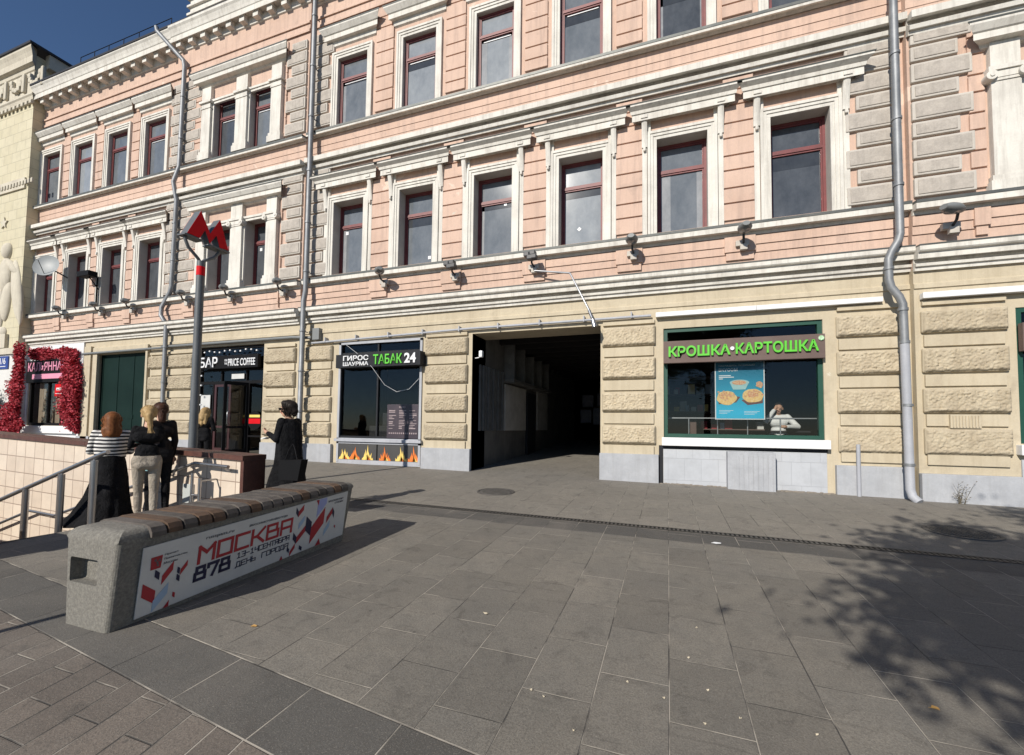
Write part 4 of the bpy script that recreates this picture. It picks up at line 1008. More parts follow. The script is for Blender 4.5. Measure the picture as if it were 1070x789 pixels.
blossoms('flower_arch', 'arch of crimson artificial flowers round the small shop window', 'flower arch',
    [((-24.15,4.5,.26),(-24.15,3.2,.27)), ((-24.15,3.2,.28),(-24.3,1.6,.34)), ((-24.3,2.2,.36),(-24.7,1.2,.42)), ((-24.6,1.3,.4),(-23.9,1.5,.3)), ((-24.40,4.35,.26),(-21.5,4.25,.24)), ((-22.0,4.0,.2),(-21.4,3.6,.35)), ((-21.6,3.5,.32),(-21.35,2.7,.40)), ((-21.6,2.7,.48),(-21.5,1.9,.46)), ((-21.5,1.8,.28),(-21.2,1.25,.12))], ['redflower','bloomlight'], 30000, .045)
blossoms('white_flower_bush', 'pale flowering bush beside the crimson arch at the left edge', 'bush', [((-26.7,1.2,.4),(-26.2,2.4,.5)), ((-27.2,1.4,.5),(-26.9,2.6,.5)), ((-26.2,1.5,.3),(-26.0,2.6,.3))], ['whiteflower','leaf'], 2600, .07)
t = T('shop_sign', 'pink lettering on a dark strip inside the crimson flower arch', 'shop sign', (-23.2, D-.1, 3.5))
m = MB(); m.bbox(-24.85,-21.6,D-.14,D-.06,3.18,4.08,.01); t.part(m, 'board', 'black')
m = MB(); add_text(m, 'КАЛЬЯННАЯ', 2.5, .36, .02, (-24.7,D-.141,3.64), XD, ZD, .01); m.box(-24.4,-22.3,D-.15,D-.14,3.32,3.52); t.part(m, 'letters', 'pinkprint')
t = T('window_sticker', 'red square sticker behind the glass of the flower framed window', 'sticker', (-22.9,D+.04,2.9)); m = MB(); m.box(-23.1,-22.55,D-.01,D+.0,2.62,3.12); t.part(m, 'sheet', 'red')
m = MB(); m.box(-23.0,-22.65,D-.015,D-.011,2.86,2.96); m.box(-23.05,-22.6,D-.015,D-.011,2.72,2.74); t.part(m, 'print', 'white_p')

# ------------------------------------------------------------------ stairwell of the underpass
def copz(x): return 1.155+.034*(-5.66-x)
st = MB()
def step_prof():
    P = [(-7.2, gz(-7.2, 3.4))]; z = P[0][1]; x = -7.2
    for k in range(8): z -= .13; P.append((x, z)); x -= .325; P.append((x, z))
    x -= .8; P.append((x, z))
    for k in range(12): z -= .14; P.append((x, z)); x -= .33; P.append((x, z))
    P.append((-20, z)); return P
SP = step_prof()
for i in range(len(SP)-1):
    (xa, za), (xb, zb) = SP[i], SP[i+1]
    st.quad([(xa,2.1,za),(xb,2.1,zb),(xb,4.65,zb),(xa,4.65,za)])
st.build('stairs', 'step', kind='structure')
wl = T('stair_wall', 'low tiled wall of the stairwell with a red brown granite coping', 'wall', (-9, 4.8, .3))
m = MB(); Yw0, Yw1 = 4.65, 4.97
m.poly([(-20,Yw0,-4),(-5.70,Yw0,-.2),(-5.70,Yw0,copz(-5.7)-.07),(-20,Yw0,copz(-20)-.07)], (0,.32,0)); wl.part(m, 'tiled_wall', 'walltile')
m = MB()
for k in range(12):
    a = -5.64-k*1.2; b = a-1.195
    m.poly([(a,Yw0-.035,copz(a)-.07),(b,Yw0-.035,copz(b)-.07),(b,Yw0-.035,copz(b)),(a,Yw0-.035,copz(a))], (0,.39,0))
wl.part(m, 'coping', 'coping', bevel=.006)
m = MB(); m.bbox(-5.697,-5.635,Yw0-.02,Yw1+.02,.0,copz(-5.7)-.072,.004); wl.part(m, 'end_slab', 'coping')
wl2 = T('stair_wall', 'near side wall of the stairwell, out of the picture to the left', 'wall', (-9, 1.9, .3))
m = MB(); m.box(-20,-6.75,1.76,2.08,-4,.93); wl2.part(m, 'tiled_wall', 'walltile'); m = MB(); m.bbox(-20,-6.70,1.72,2.12,.93,1.0,.01); wl2.part(m, 'coping', 'coping')
# handrails
t = T('handrail', 'steel handrail on posts going down beside the woman in stripes', 'handrail', (-7.6,3.6,.2))
m = MB(); m.tube([(-6.71,3.6,1.225),(-6.80,3.6,1.205),(-9.3,3.6,.40),(-11,3.6,-.15)], .028, 12); t.part(m, 'rail', 'steel')
for x, zt_, zb_ in ((-6.98,1.11,.24),(-7.66,.90,-.1),(-8.46,.65,-.4),(-9.3,.36,-.8)): m = MB(); m.cyl((x,3.6,zb_),(x,3.6,zt_),.038,n=12); m.cyl((x,3.6,zt_),(x,3.6,zt_+.05),.012,n=8); t.part(m, 'post', 'steel')
t = T('handrail', 'steel handrail fixed to the tiled stair wall', 'handrail', (-7.6,4.55,.4))
m = MB(); R1 = [(-5.80,4.53,1.0),(-6.46,4.53,1.03),(-8.19,4.53,.50),(-9.77,4.53,.02),(-10.5,4.53,.05),(-12.5,4.53,-.60)]
m.tube(R1, .024, 10); t.part(m, 'rail', 'steel')
for x, z in ((-5.9,.99),(-7.0,.85),(-8.0,.55),(-9.2,.18),(-10.1,.02)): m = MB(); m.tube([(x,4.53,z),(x,4.60,z-.05),(x,4.65,z-.05)], .010, 6); t.part(m, 'bracket', 'steel')
t = T('rail_end', 'small upright steel rail end on the tiled wall near its granite end', 'rail', (-6.2,4.5,.5))
m = MB(); m.tube([(-6.32,4.40,.42),(-6.32,4.40,.90)], .02, 8); m.tube([(-6.17,4.40,.42),(-6.17,4.40,.84)], .02, 8); m.tube([(-6.32,4.40,.60),(-6.17,4.40,.60)], .014, 8); m.tube([(-6.17,4.40,.80),(-6.17,4.64,.80)], .014, 8); t.part(m, 'bars', 'steel')
m = MB(); m.bbox(-6.85,-6.62,4.635,4.648,.42,.70,.002); o = m.build('wall_sticker', flat('pale_sticker',(.50,.53,.52),.5)); tag(o, 'pale torn sticker on the tiled wall', 'sticker')

# ------------------------------------------------------------------ metro pole
t = T('metro_sign', 'red metro letter M on a tall grey pole behind the stair wall', 'metro sign', (-8.22,5.69,gz(-8.2,5.7)))
px, py = -8.20, 5.69
m = MB(); m.cyl((px,py,.2),(px,py,4.62),.072,.066,n=20); m.cyl((px,py,.3),(px,py,.42),.12,n=20); t.part(m, 'pole', 'polegrey')
m = MB(); m.cyl((px,py,4.35),(px,py,4.52),.0695,n=20); t.part(m, 'red_band', 'red')
m = MB(); m.tube([(px,py,4.58),(px,py-.06,4.66),(px,py-.24,4.80),(px,py-.30,4.92),(px,py-.30,4.97)], .03, 10); m.tube([(px,py,4.58),(px,py+.06,4.66),(px,py+.24,4.78),(px,py+.32,4.90),(px,py+.32,4.94)], .03, 10)
m.box(px-.10,px+.10,py-.38,py-.04,4.975,5.0); m.box(px-.10,px+.10,py+.08,py+.48,4.945,4.972)
t.part(m, 'fork', 'polegrey')
pts = [(-.28,5.03),(-.07,5.66),(.06,5.30),(.13,5.14),(.20,5.30),(.33,5.66),(.54,5.03)]
P = [(-.42,5.02),(-.13,5.60),(.10,5.20),(.33,5.60),(.56,5.00),(.34,4.98),(.255,5.22),(.10,4.98),(-.02,5.23),(-.13,5.02)]
P = [(a*.80, 4.97+(z-4.97)*.88) for a, z in P]
m = MB(); m.poly([(px+.09, py+a, z) for a, z in P][::-1], (-.18,0,0)); t.part(m, 'letter_body', 'polegrey')
m = MB(); 
def inset(P, k=.965):
    cx = sum(p[0] for p in P)/len(P); cz = sum(p[1] for p in P)/len(P); return P
m.poly([(px+.094, py+a, z) for a, z in P][::-1], (-.003,0,0)); m.poly([(px-.091, py+a, z) for a, z in P][::-1], (-.003,0,0)); t.part(m, 'red_face', 'red')

# ------------------------------------------------------------------ bench
bt = T('bench', 'long concrete bench with wooden slats and a white city day advertising panel', 'bench', (-3.87, 3.2, .12))
by0, by1 = 2.03, 4.42; zb0 = gz(-3.9, by0); zb1 = gz(-3.9, by1)
BW0, BW1 = (-4.19, -3.70), (-4.22, -3.61)     # foot and top widths
TOP = .70
bm = bmesh.new()
vs = []
for y in (by0, by1):
    for (x, z) in ((BW0[0],0),(BW0[1],0),(BW1[1],TOP),(BW1[0],TOP)):
        yy = y+(0 if z == 0 else (-.0 if y == by0 else .06)); vs.append(bm.verts.new((x, yy, z+gz(-3.9, yy)+.0)))
for f in ((0,1,2,3),(7,6,5,4),(0,4,5,1),(1,5,6,2),(2,6,7,3),(3,7,4,0)): bm.faces.new([vs[i] for i in f])
bmesh.ops.recalc_face_normals(bm, faces=bm.faces)
topE = [e for e in bm.edges if all(v.co.z > .5 for v in e.verts)]
bmesh.ops.bevel(bm, geom=topE, offset=.085, segments=7, profile=.5, affect='EDGES')
vert = [e for e in bm.edges if abs(e.verts[0].co.z-e.verts[1].co.z) > .4]
bmesh.ops.bevel(bm, geom=vert, offset=.035, segments=4, profile=.5, affect='EDGES')
me = bpy.data.meshes.new('body'); bm.to_mesh(me); bm.free()
tmp = bpy.data.objects.new('tmp', me); C.objects.link(tmp)
cut = MB(); cut.bbox(-4.15,-3.83,by0-.1,by0+.09,zb0+.31,zb0+.49,.02); cuto = cut.build('cutter', 'concrete')
mo = tmp.modifiers.new('b','BOOLEAN'); mo.object = cuto; mo.operation = 'DIFFERENCE'; mo.solver = 'EXACT'
bpy.context.view_layer.update()
me2 = bpy.data.meshes.new_from_object(tmp.evaluated_get(bpy.context.evaluated_depsgraph_get()))
bpy.data.objects.remove(tmp); bpy.data.objects.remove(cuto)
me2.materials.clear(); me2.materials.append(M['concrete']); me2.name = 'body'
for p in me2.polygons: p.use_smooth = False
bo = bpy.data.objects.new('body', me2); C.objects.link(bo); bo.parent = bt.o; bo.location = -bt.loc
# slats lie across the top and wrap over the edges
random.seed(21)
ns = 18; y = 2.22; pitch = (4.36-2.22)/ns
for k in range(ns):
    ya = y+k*pitch+.009; yb = y+(k+1)*pitch-.009; zt = TOP+gz(-3.9, ya)+.004
    prof = [(-4.232,-.08),(-4.232,-.045),(-4.210,-.008),(-4.155,.012),(-3.675,.012),(-3.618,-.008),(-3.596,-.045),(-3.596,-.08),(-3.63,-.085),(-3.66,-.02),(-4.17,-.02),(-4.20,-.085)]
    m = MB(); dz = random.uniform(-.004,.004)
    A = [(x, ya, zt+z+dz) for x, z in prof]; Bq = [(x, yb, zt+z+dz) for x, z in prof]
    for i in range(len(prof)):
        j = (i+1) % len(prof); m.quad([A[j], A[i], Bq[i], Bq[j]])
    m.quad(A); m.quad(Bq[::-1])
    bt.part(m, 'slat', 'slatB' if k in (1,3,4,7,12,16) else 'slatA', bevel=.005)
# panel on the side that faces the camera
pn = Vector((1,0,-.128)).normalized()          # outward normal of the leaning side
PY0, PY1 = 2.20, 4.38
def side(y, h, off=0.0):
    """point on the bench's right side: along y, height h above the local ground"""
    t_ = h/TOP; x = BW0[1]+(BW1[1]-BW0[1])*t_
    return Vector((x, y, h-.018+(y-2.16)*.022+gz(-3.9, y)))+pn*off
m = MB(); m.poly([side(2.19,.05,.004), side(4.37,.05,.004), side(4.37,.57,.004), side(2.19,.57,.004)][::1], pn*.008); pno = bt.part(m, 'advert_panel', 'panel')
PO = .0135
def pp(y, h): return side(y, h, PO)
pm_ = {'crimson':MB(),'navy':MB(),'paleblue':MB(),'lilac':MB(),'ink':MB()}
def sh(mat, pts, off=0): pm_[mat].poly([side(a, b, PO+off) for a, b in pts], pn*.0012)
# block lettering, as on the panel: strokes on a 4 x 6 grid
G = {'М':[[(0,0),(0,6),(2,3.4),(4,6),(4,0)]],'О':[[(0,0),(0,6),(4,6),(4,0),(0,0)]],'С':[[(4,6),(0,6),(0,0),(4,0)]],'К':[[(0,0),(0,6)],[(0,3),(1.6,3),(4,6)],[(1.6,3),(4,0)]],
 'В':[[(0,0),(0,6),(3.4,6),(3.4,3.2),(0,3.2)],[(3.4,3.2),(4,3.2),(4,0),(0,0)]],'А':[[(0,0),(0,6),(4,6),(4,0)],[(0,2.6),(4,2.6)]],'8':[[(0,0),(0,3.1),(.5,3.1),(.5,6),(3.5,6),(3.5,3.1),(4,3.1),(4,0),(0,0)],[(0,3.1),(4,3.1)]],
 '7':[[(0,4.6),(0,6),(4,6),(2,0)]],'1':[[(.6,5),(2,6),(2,0)],[(.5,0),(3.5,0)]],'3':[[(0,6),(4,6),(4,0),(0,0)],[(1,3),(4,3)]],'4':[[(0,6),(0,2.8),(4,2.8)],[(4,6),(4,0)]],'-':[[(.5,3),(3.5,3)]],'Е':[[(4,6),(0,6),(0,0),(4,0)],[(0,3),(3.4,3)]],
 'Н':[[(0,0),(0,6)],[(4,0),(4,6)],[(0,3),(4,3)]],'Т':[[(0,6),(4,6)],[(2,6),(2,0)]],'Я':[[(4,0),(4,6),(0,6),(0,3),(4,3)],[(2,3),(0,0)]],'Б':[[(4,6),(0,6),(0,0),(4,0),(4,3),(0,3)]],'Р':[[(0,0),(0,6),(4,6),(4,2.7),(0,2.7)]],
 'Д':[[(-.3,-.9),(-.3,0),(4.3,0),(4.3,-.9)],[(.6,0),(.6,6),(3.6,6),(3.6,0)]],'Ь':[[(0,6),(0,0),(3.6,0),(3.6,3),(0,3)]],'Г':[[(0,0),(0,6),(4,6)]],' ':[]}
def block(s, y0, y1, h0, h1, mat, sw, shear=.0):
    n = len(s); cw = (y1-y0)/n; gw_ = cw*.76; lay = 0
    for i, ch in enumerate(s):
        for line in G[ch]:
            for (a, b) in zip(line[:-1], line[1:]):
                P0 = Vector((y0+i*cw+a[0]/4*gw_, h0+a[1]/6*(h1-h0))); P1 = Vector((y0+i*cw+b[0]/4*gw_, h0+b[1]/6*(h1-h0)))
                d = (P1-P0).normalized(); nn = Vector((-d.y, d.x))*sw/2; P0 = P0-d*sw/2; P1 = P1+d*sw/2
                sh(mat, [tuple(P0-nn), tuple(P1-nn), tuple(P1+nn), tuple(P0+nn)], .00015*(lay % 7)); lay += 1
block('МОСКВА', 2.62, 3.60, .315, .445, 'crimson', .026)
block('878', 2.605, 2.93, .175, .275, 'navy', .026)
block('13-14СЕНТЯБРЯ', 2.975, 3.56, .235, .280, 'navy', .008)
block('ДЕНЬ ГОРОДА', 2.975, 3.56, .155, .200, 'navy', .008)
def ptext(s, y0, w_, h, hh, mat, bold=0): 
    O = pp(y0, h); add_text(pm_[mat], s, w_, hh, .0012, O, (0,1,.038), (.128,0,1), bold)
ptext('russpass.ru', 2.66, .25, .49, .026, 'ink', .01); ptext('#москвастобойвсегда', 3.06, .43, .49, .028, 'ink', .01)
for k, s in enumerate(('Проект', 'Правительства', 'Москвы')): ptext(s, 2.345, (.10,.17,.10)[k], .465-k*.032, .018, 'ink', .005)
ptext('московские', 4.06, .24, .50, .022, 'ink', .01); ptext('сезоны', 4.16, .14, .465, .022, 'ink', .01)
sh('crimson', [(2.255,.385),(2.325,.385),(2.33,.48),(2.25,.48)]); 
for a, b in ((2.27,.45),(2.285,.43),(2.30,.445),(2.29,.41)): pm_['ink'].poly([side(a,b,PO+.002), side(a+.02,b-.01,PO+.002), side(a+.014,b+.018,PO+.002)], pn*.001)
chev = [('crimson',[(2.215,.20),(2.31,.115),(2.31,.215),(2.215,.30)]),('paleblue',[(2.30,.055),(2.40,.16),(2.40,.245),(2.30,.14)]),('crimson',[(2.345,.245),(2.42,.335),(2.42,.405),(2.345,.315)]),('navy',[(2.29,.325),(2.325,.29),(2.325,.345),(2.29,.38)]),
 ('navy',[(2.455,.245),(2.48,.22),(2.48,.265),(2.455,.29)]),('crimson',[(2.48,.27),(2.53,.33),(2.53,.375),(2.48,.315)]),('navy',[(2.455,.30),(2.475,.28),(2.475,.33),(2.455,.345)]),('crimson',[(2.44,.12),(2.46,.10),(2.46,.14),(2.44,.155)]),('crimson',[(2.38,.05),(2.42,.05),(2.42,.10)]),
 ('crimson',[(3.635,.44),(3.70,.50),(3.70,.56),(3.635,.50)]),('navy',[(3.60,.49),(3.635,.44),(3.635,.50),(3.60,.55)]),('paleblue',[(3.66,.31),(3.73,.38),(3.73,.44),(3.66,.37)]),('crimson',[(3.65,.16),(3.76,.26),(3.76,.33),(3.65,.23)]),('navy',[(3.60,.22),(3.65,.16),(3.65,.23),(3.60,.29)]),
 ('navy',[(3.755,.27),(3.84,.19),(3.84,.34),(3.755,.42)]),('crimson',[(3.84,.10),(4.02,.28),(4.02,.46),(3.84,.28)]),('lilac',[(3.90,.37),(4.03,.50),(4.03,.565),(3.93,.565),(3.90,.53)]),('crimson',[(3.87,.565),(3.91,.50),(3.91,.565)]),('crimson',[(4.06,.27),(4.14,.36),(4.14,.43),(4.06,.34)]),('navy',[(4.14,.36),(4.175,.30),(4.175,.37),(4.14,.43)]),
 ('paleblue',[(4.04,.13),(4.12,.22),(4.12,.29),(4.04,.20)]),('crimson',[(3.93,.05),(4.01,.05),(3.98,.12)]),('crimson',[(3.58,.05),(3.64,.12),(3.64,.17),(3.58,.10)]),('navy',[(3.54,.12),(3.57,.09),(3.57,.13),(3.54,.16)]),('navy',[(3.70,.09),(3.74,.06),(3.74,.10),(3.70,.13)]),('crimson',[(4.20,.19),(4.22,.17),(4.22,.20),(4.20,.215)]),('crimson',[(3.46,.05),(3.50,.05),(3.48,.09)])]
for k, (mt, pts) in enumerate(chev): sh(mt, pts, .0002*(k % 5))
for k, mbx in pm_.items(): mbx.build('panel_print', k, pno)

# ------------------------------------------------------------------ drain, manholes, litter
m = MB(); y0d, y1d = 6.36, 6.50
for k in range(330):
    x = -6.6+k*.055; m.box(x, x+.028, y0d+.018, y1d-.018, gz(x,6.43)-.01, gz(x,6.43)+.006)
for ya, yb in ((y0d,y0d+.018),(y1d-.018,y1d)): 
    m.quad([(-7,ya,gz(-7,ya)+.008),(12,ya,gz(12,ya)+.008),(12,yb,gz(12,yb)+.008),(-7,yb,gz(-7,yb)+.008)])
t = T('drain_channel', 'long slotted drain grating running along the pavement', 'drain', (0,6.43,.25)); t.part(m, 'grating', 'iron')
m = MB(); m.quad([(-7,y0d,gz(-7,y0d)+.003),(12,y0d,gz(12,y0d)+.003),(12,y1d,gz(12,y1d)+.003),(-7,y1d,gz(-7,y1d)+.003)]); t.part(m, 'channel', 'black')
def manhole(x, y, r, label):
    t = T('manhole_cover', label, 'manhole cover', (x, y, gz(x,y)), 'manhole covers in the pavement')
    sl_ = Matrix.Translation((x,y,gz(x,y))) @ Matrix(((1,0,0,0),(0,1,0,0),(-.0125,.038,1,0),(0,0,0,1)))
    m = MB(); rows = [[tuple(sl_ @ Vector((q_*math.cos(a), q_*math.sin(a), h))) for a in [k*2*math.pi/36 for k in range(36)]] for q_, h in ((r*1.12,.004),(r*1.11,.012),(r*1.0,.012),(r*.99,.004))]
    m.grid(rows, 0, False, True); t.part(m, 'frame', 'iron')
    m = MB(); rows = [[tuple(sl_ @ Vector((q_*math.cos(a), q_*math.sin(a), .006))) for a in [k*2*math.pi/36 for k in range(36)]] for q_ in (r*.985, .001)]
    m.grid(rows, 0, False, True)
    for i in range(-6, 7):
        for j in range(-6, 7):
            u, v = i*r/7, j*r/7
            if u*u+v*v < (r*.9)**2:
                n0 = len(m.v); m.box(u-.017,u+.017,v-.017,v+.017,.0,.014); m.v[n0:] = [tuple(sl_ @ Vector(q_)) for q_ in m.v[n0:]]
    t.part(m, 'lid', 'iron')
manhole(-3.16, 8.05, .33, 'round cast iron manhole cover in front of the passage')
manhole(3.75, 7.75, .36, 'round manhole cover in the tree shadow at right')
random.seed(9)
lit = [(330,755),(0,0)]
def bit(x, y, s_, mat, label, g='scraps of litter on the paving'):
    m = MB(); a = random.uniform(0,6.28); z = gz(x,y)+.006
    pts = []
    for k in range(7):
        b_ = a+k*2*math.pi/7; rr_ = s_*(1 if k % 2 else .7)*(1.5 if k in (0,3,4) else 1); pts.append((x+rr_*math.cos(b_)*1.3, y+rr_*math.sin(b_)*.6, z+.006*math.sin(k*2.1)))
    m.poly(pts, (0,0,.002)); o = m.build('litter_scrap', mat); tag(o, label, 'litter', g)
M['scrap'] = flat('pale_scrap', (.55,.48,.36), .8); M['dryleaf'] = flat('dry_leaf', (.45,.26,.08), .8)
for x, y in [(-.66,2.45),(-.45,2.25),(-.23,2.75),(.35,2.64),(.21,2.83),(.17,2.53),(.69,2.64),(-.74,2.48),(-.03,2.67),(.19,3.6),(.12,3.15)]: bit(x, y, .005, 'scrap', 'small pale scrap of litter on the sunlit paving')
bit(-1.35, 3.26, .018, 'scrap', 'pale curled leaf lying alone in the middle of the sunlit paving', None)
bit(-2.85, 2.47, .02, 'dryleaf', 'brown dry leaf on the paving just right of the bench panel', None)
bit(.66, 2.42, .018, 'dryleaf', 'orange brown leaf on the paving near the lower edge, left of the tree shadow', None)
bit(.55, 5.95, .05, 'white_p', 'white tissue on the dark stone strip beside the drain', None)
bit(1.36, 3.1, .02, 'dryleaf', 'orange leaf lying inside the edge of the tree shadow', None)

random.seed(13)
m = MB()
for k in range(7):
    bx_ = 4.95+random.uniform(-.05,.05); a = random.uniform(-.35,.35); h_ = random.uniform(.18,.45); P_ = [(bx_, 10.20, .30), (bx_+a*h_*.5, 10.16, .30+h_*.55), (bx_+a*h_*1.1, 10.15, .30+h_)]
    m.tube(P_, [.004,.003,.0015], 5)
    for j in range(5):
        u = random.random(); q_ = Vector(P_[0]).lerp(Vector(P_[2]), u); d_ = Vector((random.uniform(-1,1), random.uniform(-.5,.1), random.uniform(.1,.8)))*.07; m.tube([q_, q_+d_], [.003,.001], 4); m.quad([q_+d_, q_+d_+Vector((.015,0,.01)), q_+d_*1.4, q_+d_+Vector((-.012,0,.012))], 0)
o = m.build('dry_weed', surf('dry_weed_stem', (.16,.13,.08), (.10,.085,.05), 10, .9)); tag(o, 'thin dry weed growing at the plinth right of the big drainpipe', 'weed')
m = MB()
for k in range(260):
    x = random.uniform(-.15, 3.1); y = D-.03-abs(random.gauss(0,.07)); r_ = random.uniform(.006,.022); z = gz(x,y)
    m.bbox(x-r_*1.4, x+r_*1.4, y-r_, y+r_, z-.004, z+r_*.8, r_*.3)
o = m.build('mortar_crumbs', surf('mortar_crumbs', (.30,.26,.21), (.20,.175,.145), 20, .95), kind='stuff'); tag(o, 'crumbled mortar along the foot of the wall under the food window', 'rubble')
# ------------------------------------------------------------------ people
M['hair_dark'] = surf('dark_hair', (.012,.010,.009), (.025,.018,.014), 30, .5)
M['hair_red'] = surf('auburn_hair', (.22,.085,.03), (.12,.045,.018), 25, .5)
M['hair_blonde'] = surf('blonde_hair', (.50,.35,.17), (.28,.18,.08), 25, .5)
M['hair_brown'] = surf('brown_hair', (.075,.035,.022), (.04,.02,.014), 25, .5)
M['blackcloth'] = surf('black_cloth', (.007,.007,.008), (.016,.016,.018), 5, .85, bstr=1.0, bscale=7, bd=.06)
M['leather'] = surf('dark_leather', (.010,.008,.008), (.020,.015,.014), 8, .5)
M['beige'] = surf('beige_trousers', (.40,.35,.28), (.33,.28,.225), 4, .85, bstr=1.0, bscale=8, bd=.05)
M['whitecloth'] = surf('white_cloth', (.75,.75,.74), (.66,.66,.66), 4, .8)
M['shoe'] = flat('dark_shoe', (.02,.02,.02), .5)
M['whiteshoe'] = flat('white_shoe', (.6,.58,.55), .5)
matte('blackcloth','leather','hair_dark','hair_brown','hair_red','hair_blonde','shoe')
M['lip'] = flat('lip', (.40,.12,.10), .5)
M['eye'] = flat('eye', (.03,.02,.02), .3)
def stripes():
    m, nt, b = nodes('striped_knit')
    tc = N(nt, 'ShaderNodeTexCoord'); sp = N(nt, 'ShaderNodeSeparateXYZ'); nt.links.new(tc.outputs['Object'], sp.inputs[0])
    n = tex(nt, 4, 2, .5, tc.outputs['Object'])
    z = mth(nt, 'ADD', sp.outputs[2], mth(nt, 'MULTIPLY', n, .04))
    f = mth(nt, 'FRACT', mth(nt, 'DIVIDE', z, .052))
    s = ramp(nt, mth(nt, 'ABSOLUTE', mth(nt, 'SUBTRACT', f, .5)), .24, .27)
    nt.links.new(mixc(nt, s, (.015,.015,.02), (.72,.70,.66)), b.inputs['Base Color']); b.inputs['Roughness'].default_value = .85
    return m
M['stripes'] = stripes()
def prim_mesh(bm, a, b, ra, rb, sx=1, sy=1):
    """tapered capsule between a and b; sx, sy flatten it across X and Y"""
    a = Vector(a); b = Vector(b); d = b-a; L = d.length
    if L < 1e-5: d = Vector((0,0,1)); L = 0
    t = d.normalized(); u = t.orthogonal().normalized(); w = t.cross(u); n = 14; rows = []
    for k in range(6): th = math.pi/2*(1-k/5); rows.append((a-t*ra*math.sin(th), ra*math.cos(th)))
    for k in range(6): th = math.pi/2*k/5; rows.append((b+t*rb*math.sin(th), rb*math.cos(th)))
    mid = (a+b)/2; vr = []
    for c, r in rows:
        r = max(r, 1e-4); ring = []
        for j in range(n):
            p = c+(u*math.cos(2*math.pi*j/n)+w*math.sin(2*math.pi*j/n))*r
            q = p-mid; ring.append(bm.verts.new((mid.x+q.x*sx, mid.y+q.y*sy, p.z)))
        vr.append(ring)
    for i in range(len(vr)-1):
        for j in range(n): bm.faces.new((vr[i][j], vr[i][(j+1)%n], vr[i+1][(j+1)%n], vr[i+1][j]))
    bm.faces.new(vr[0][::-1]); bm.faces.new(vr[-1])
def sdf(P, a, b, ra, rb, sx, sy):
    a = np.array(a, float); b = np.array(b, float); mid = (a+b)/2; Q = P-mid; Q = Q/np.array([sx, sy, 1.0])+0; A = a-mid; A = A/np.array([1,1,1.0]); Bv = b-mid
    d = Bv-A; L2 = max(d@d, 1e-9); t = np.clip(((Q-A)@d)/L2, 0, 1)
    return np.linalg.norm(Q-(A+t[:, None]*d), axis=1)-(ra+(rb-ra)*t)
def fuse(name, prims, parent, voxel=.012, smooth=6, scale=1.0):
    """one continuous skin over all the limbs; every face takes the material of the limb it covers"""
    bm = bmesh.new()
    for p in prims: prim_mesh(bm, *p[:4], *(p[5:7] if len(p) > 6 else (1, 1)))
    bmesh.ops.recalc_face_normals(bm, faces=bm.faces)
    me = bpy.data.meshes.new(name); bm.to_mesh(me); bm.free()
    o = bpy.data.objects.new('tmp', me); C.objects.link(o)
    r = o.modifiers.new('r', 'REMESH'); r.mode = 'VOXEL'; r.voxel_size = voxel; r.use_smooth_shade = True
    s = o.modifiers.new('s', 'SMOOTH'); s.factor = .5; s.iterations = smooth
    bpy.context.view_layer.update()
    out = bpy.data.meshes.new_from_object(o.evaluated_get(bpy.context.evaluated_depsgraph_get()))
    bpy.data.objects.remove(o); out.name = name
    mats = []; 
    for p in prims:
        if p[4] not in mats: mats.append(p[4])
    out.materials.clear()
    for k in mats: out.materials.append(M[k])
    nf = len(out.polygons); cen = np.empty(nf*3); out.polygons.foreach_get('center', cen); cen = cen.reshape(-1, 3)
    best = np.full(nf, 1e9); idx = np.zeros(nf, int)
    for p in prims:
        sx, sy = p[5:7] if len(p) > 6 else (1, 1)
        d = sdf(cen, p[0], p[1], p[2], p[3], sx, sy)-(p[7] if len(p) > 7 else 0)
        k = d < best; best[k] = d[k]; idx[k] = mats.index(p[4])
    out.polygons.foreach_set('material_index', idx.tolist()); out.polygons.foreach_set('use_smooth', [True]*nf)
    ob = bpy.data.objects.new(name, out); C.objects.link(ob); ob.parent = parent
    return ob
def hand(el, wr, mat='skin', curl=.5, side_=1):
    el, wr = Vector(el), Vector(wr); t = (wr-el).normalized()
    o = t.cross(Vector((0,1,0)));  o = o.normalized() if o.length > .2 else Vector((1,0,0)); n = t.cross(o).normalized()
    P = []; pc = wr+t*.045
    P.append((wr, wr+t*.075, .024, .030, mat, 1, 1))
    for k, (off, ln) in enumerate(((-.027,.066),(-.009,.074),(.010,.070),(.027,.056))):
        b = wr+t*.085+o*off; m1 = b+(t*math.cos(curl*.5)+n*math.sin(curl*.5))*ln*.5; e = m1+(t*math.cos(curl*1.5)+n*math.sin(curl*1.5))*ln*.55
        P += [(b, m1, .0095, .009, mat, 1, 1), (m1, e, .009, .0075, mat, 1, 1)]
    tb = wr+t*.03+o*side_*-.026; m1 = tb+(t*.7-o*side_*.6+n*.3).normalized()*.034; e = m1+(t*.95+n*.3).normalized()*.03
    P += [(tb, m1, .012, .010, mat, 1, 1), (m1, e, .010, .008, mat, 1, 1)]
    return P
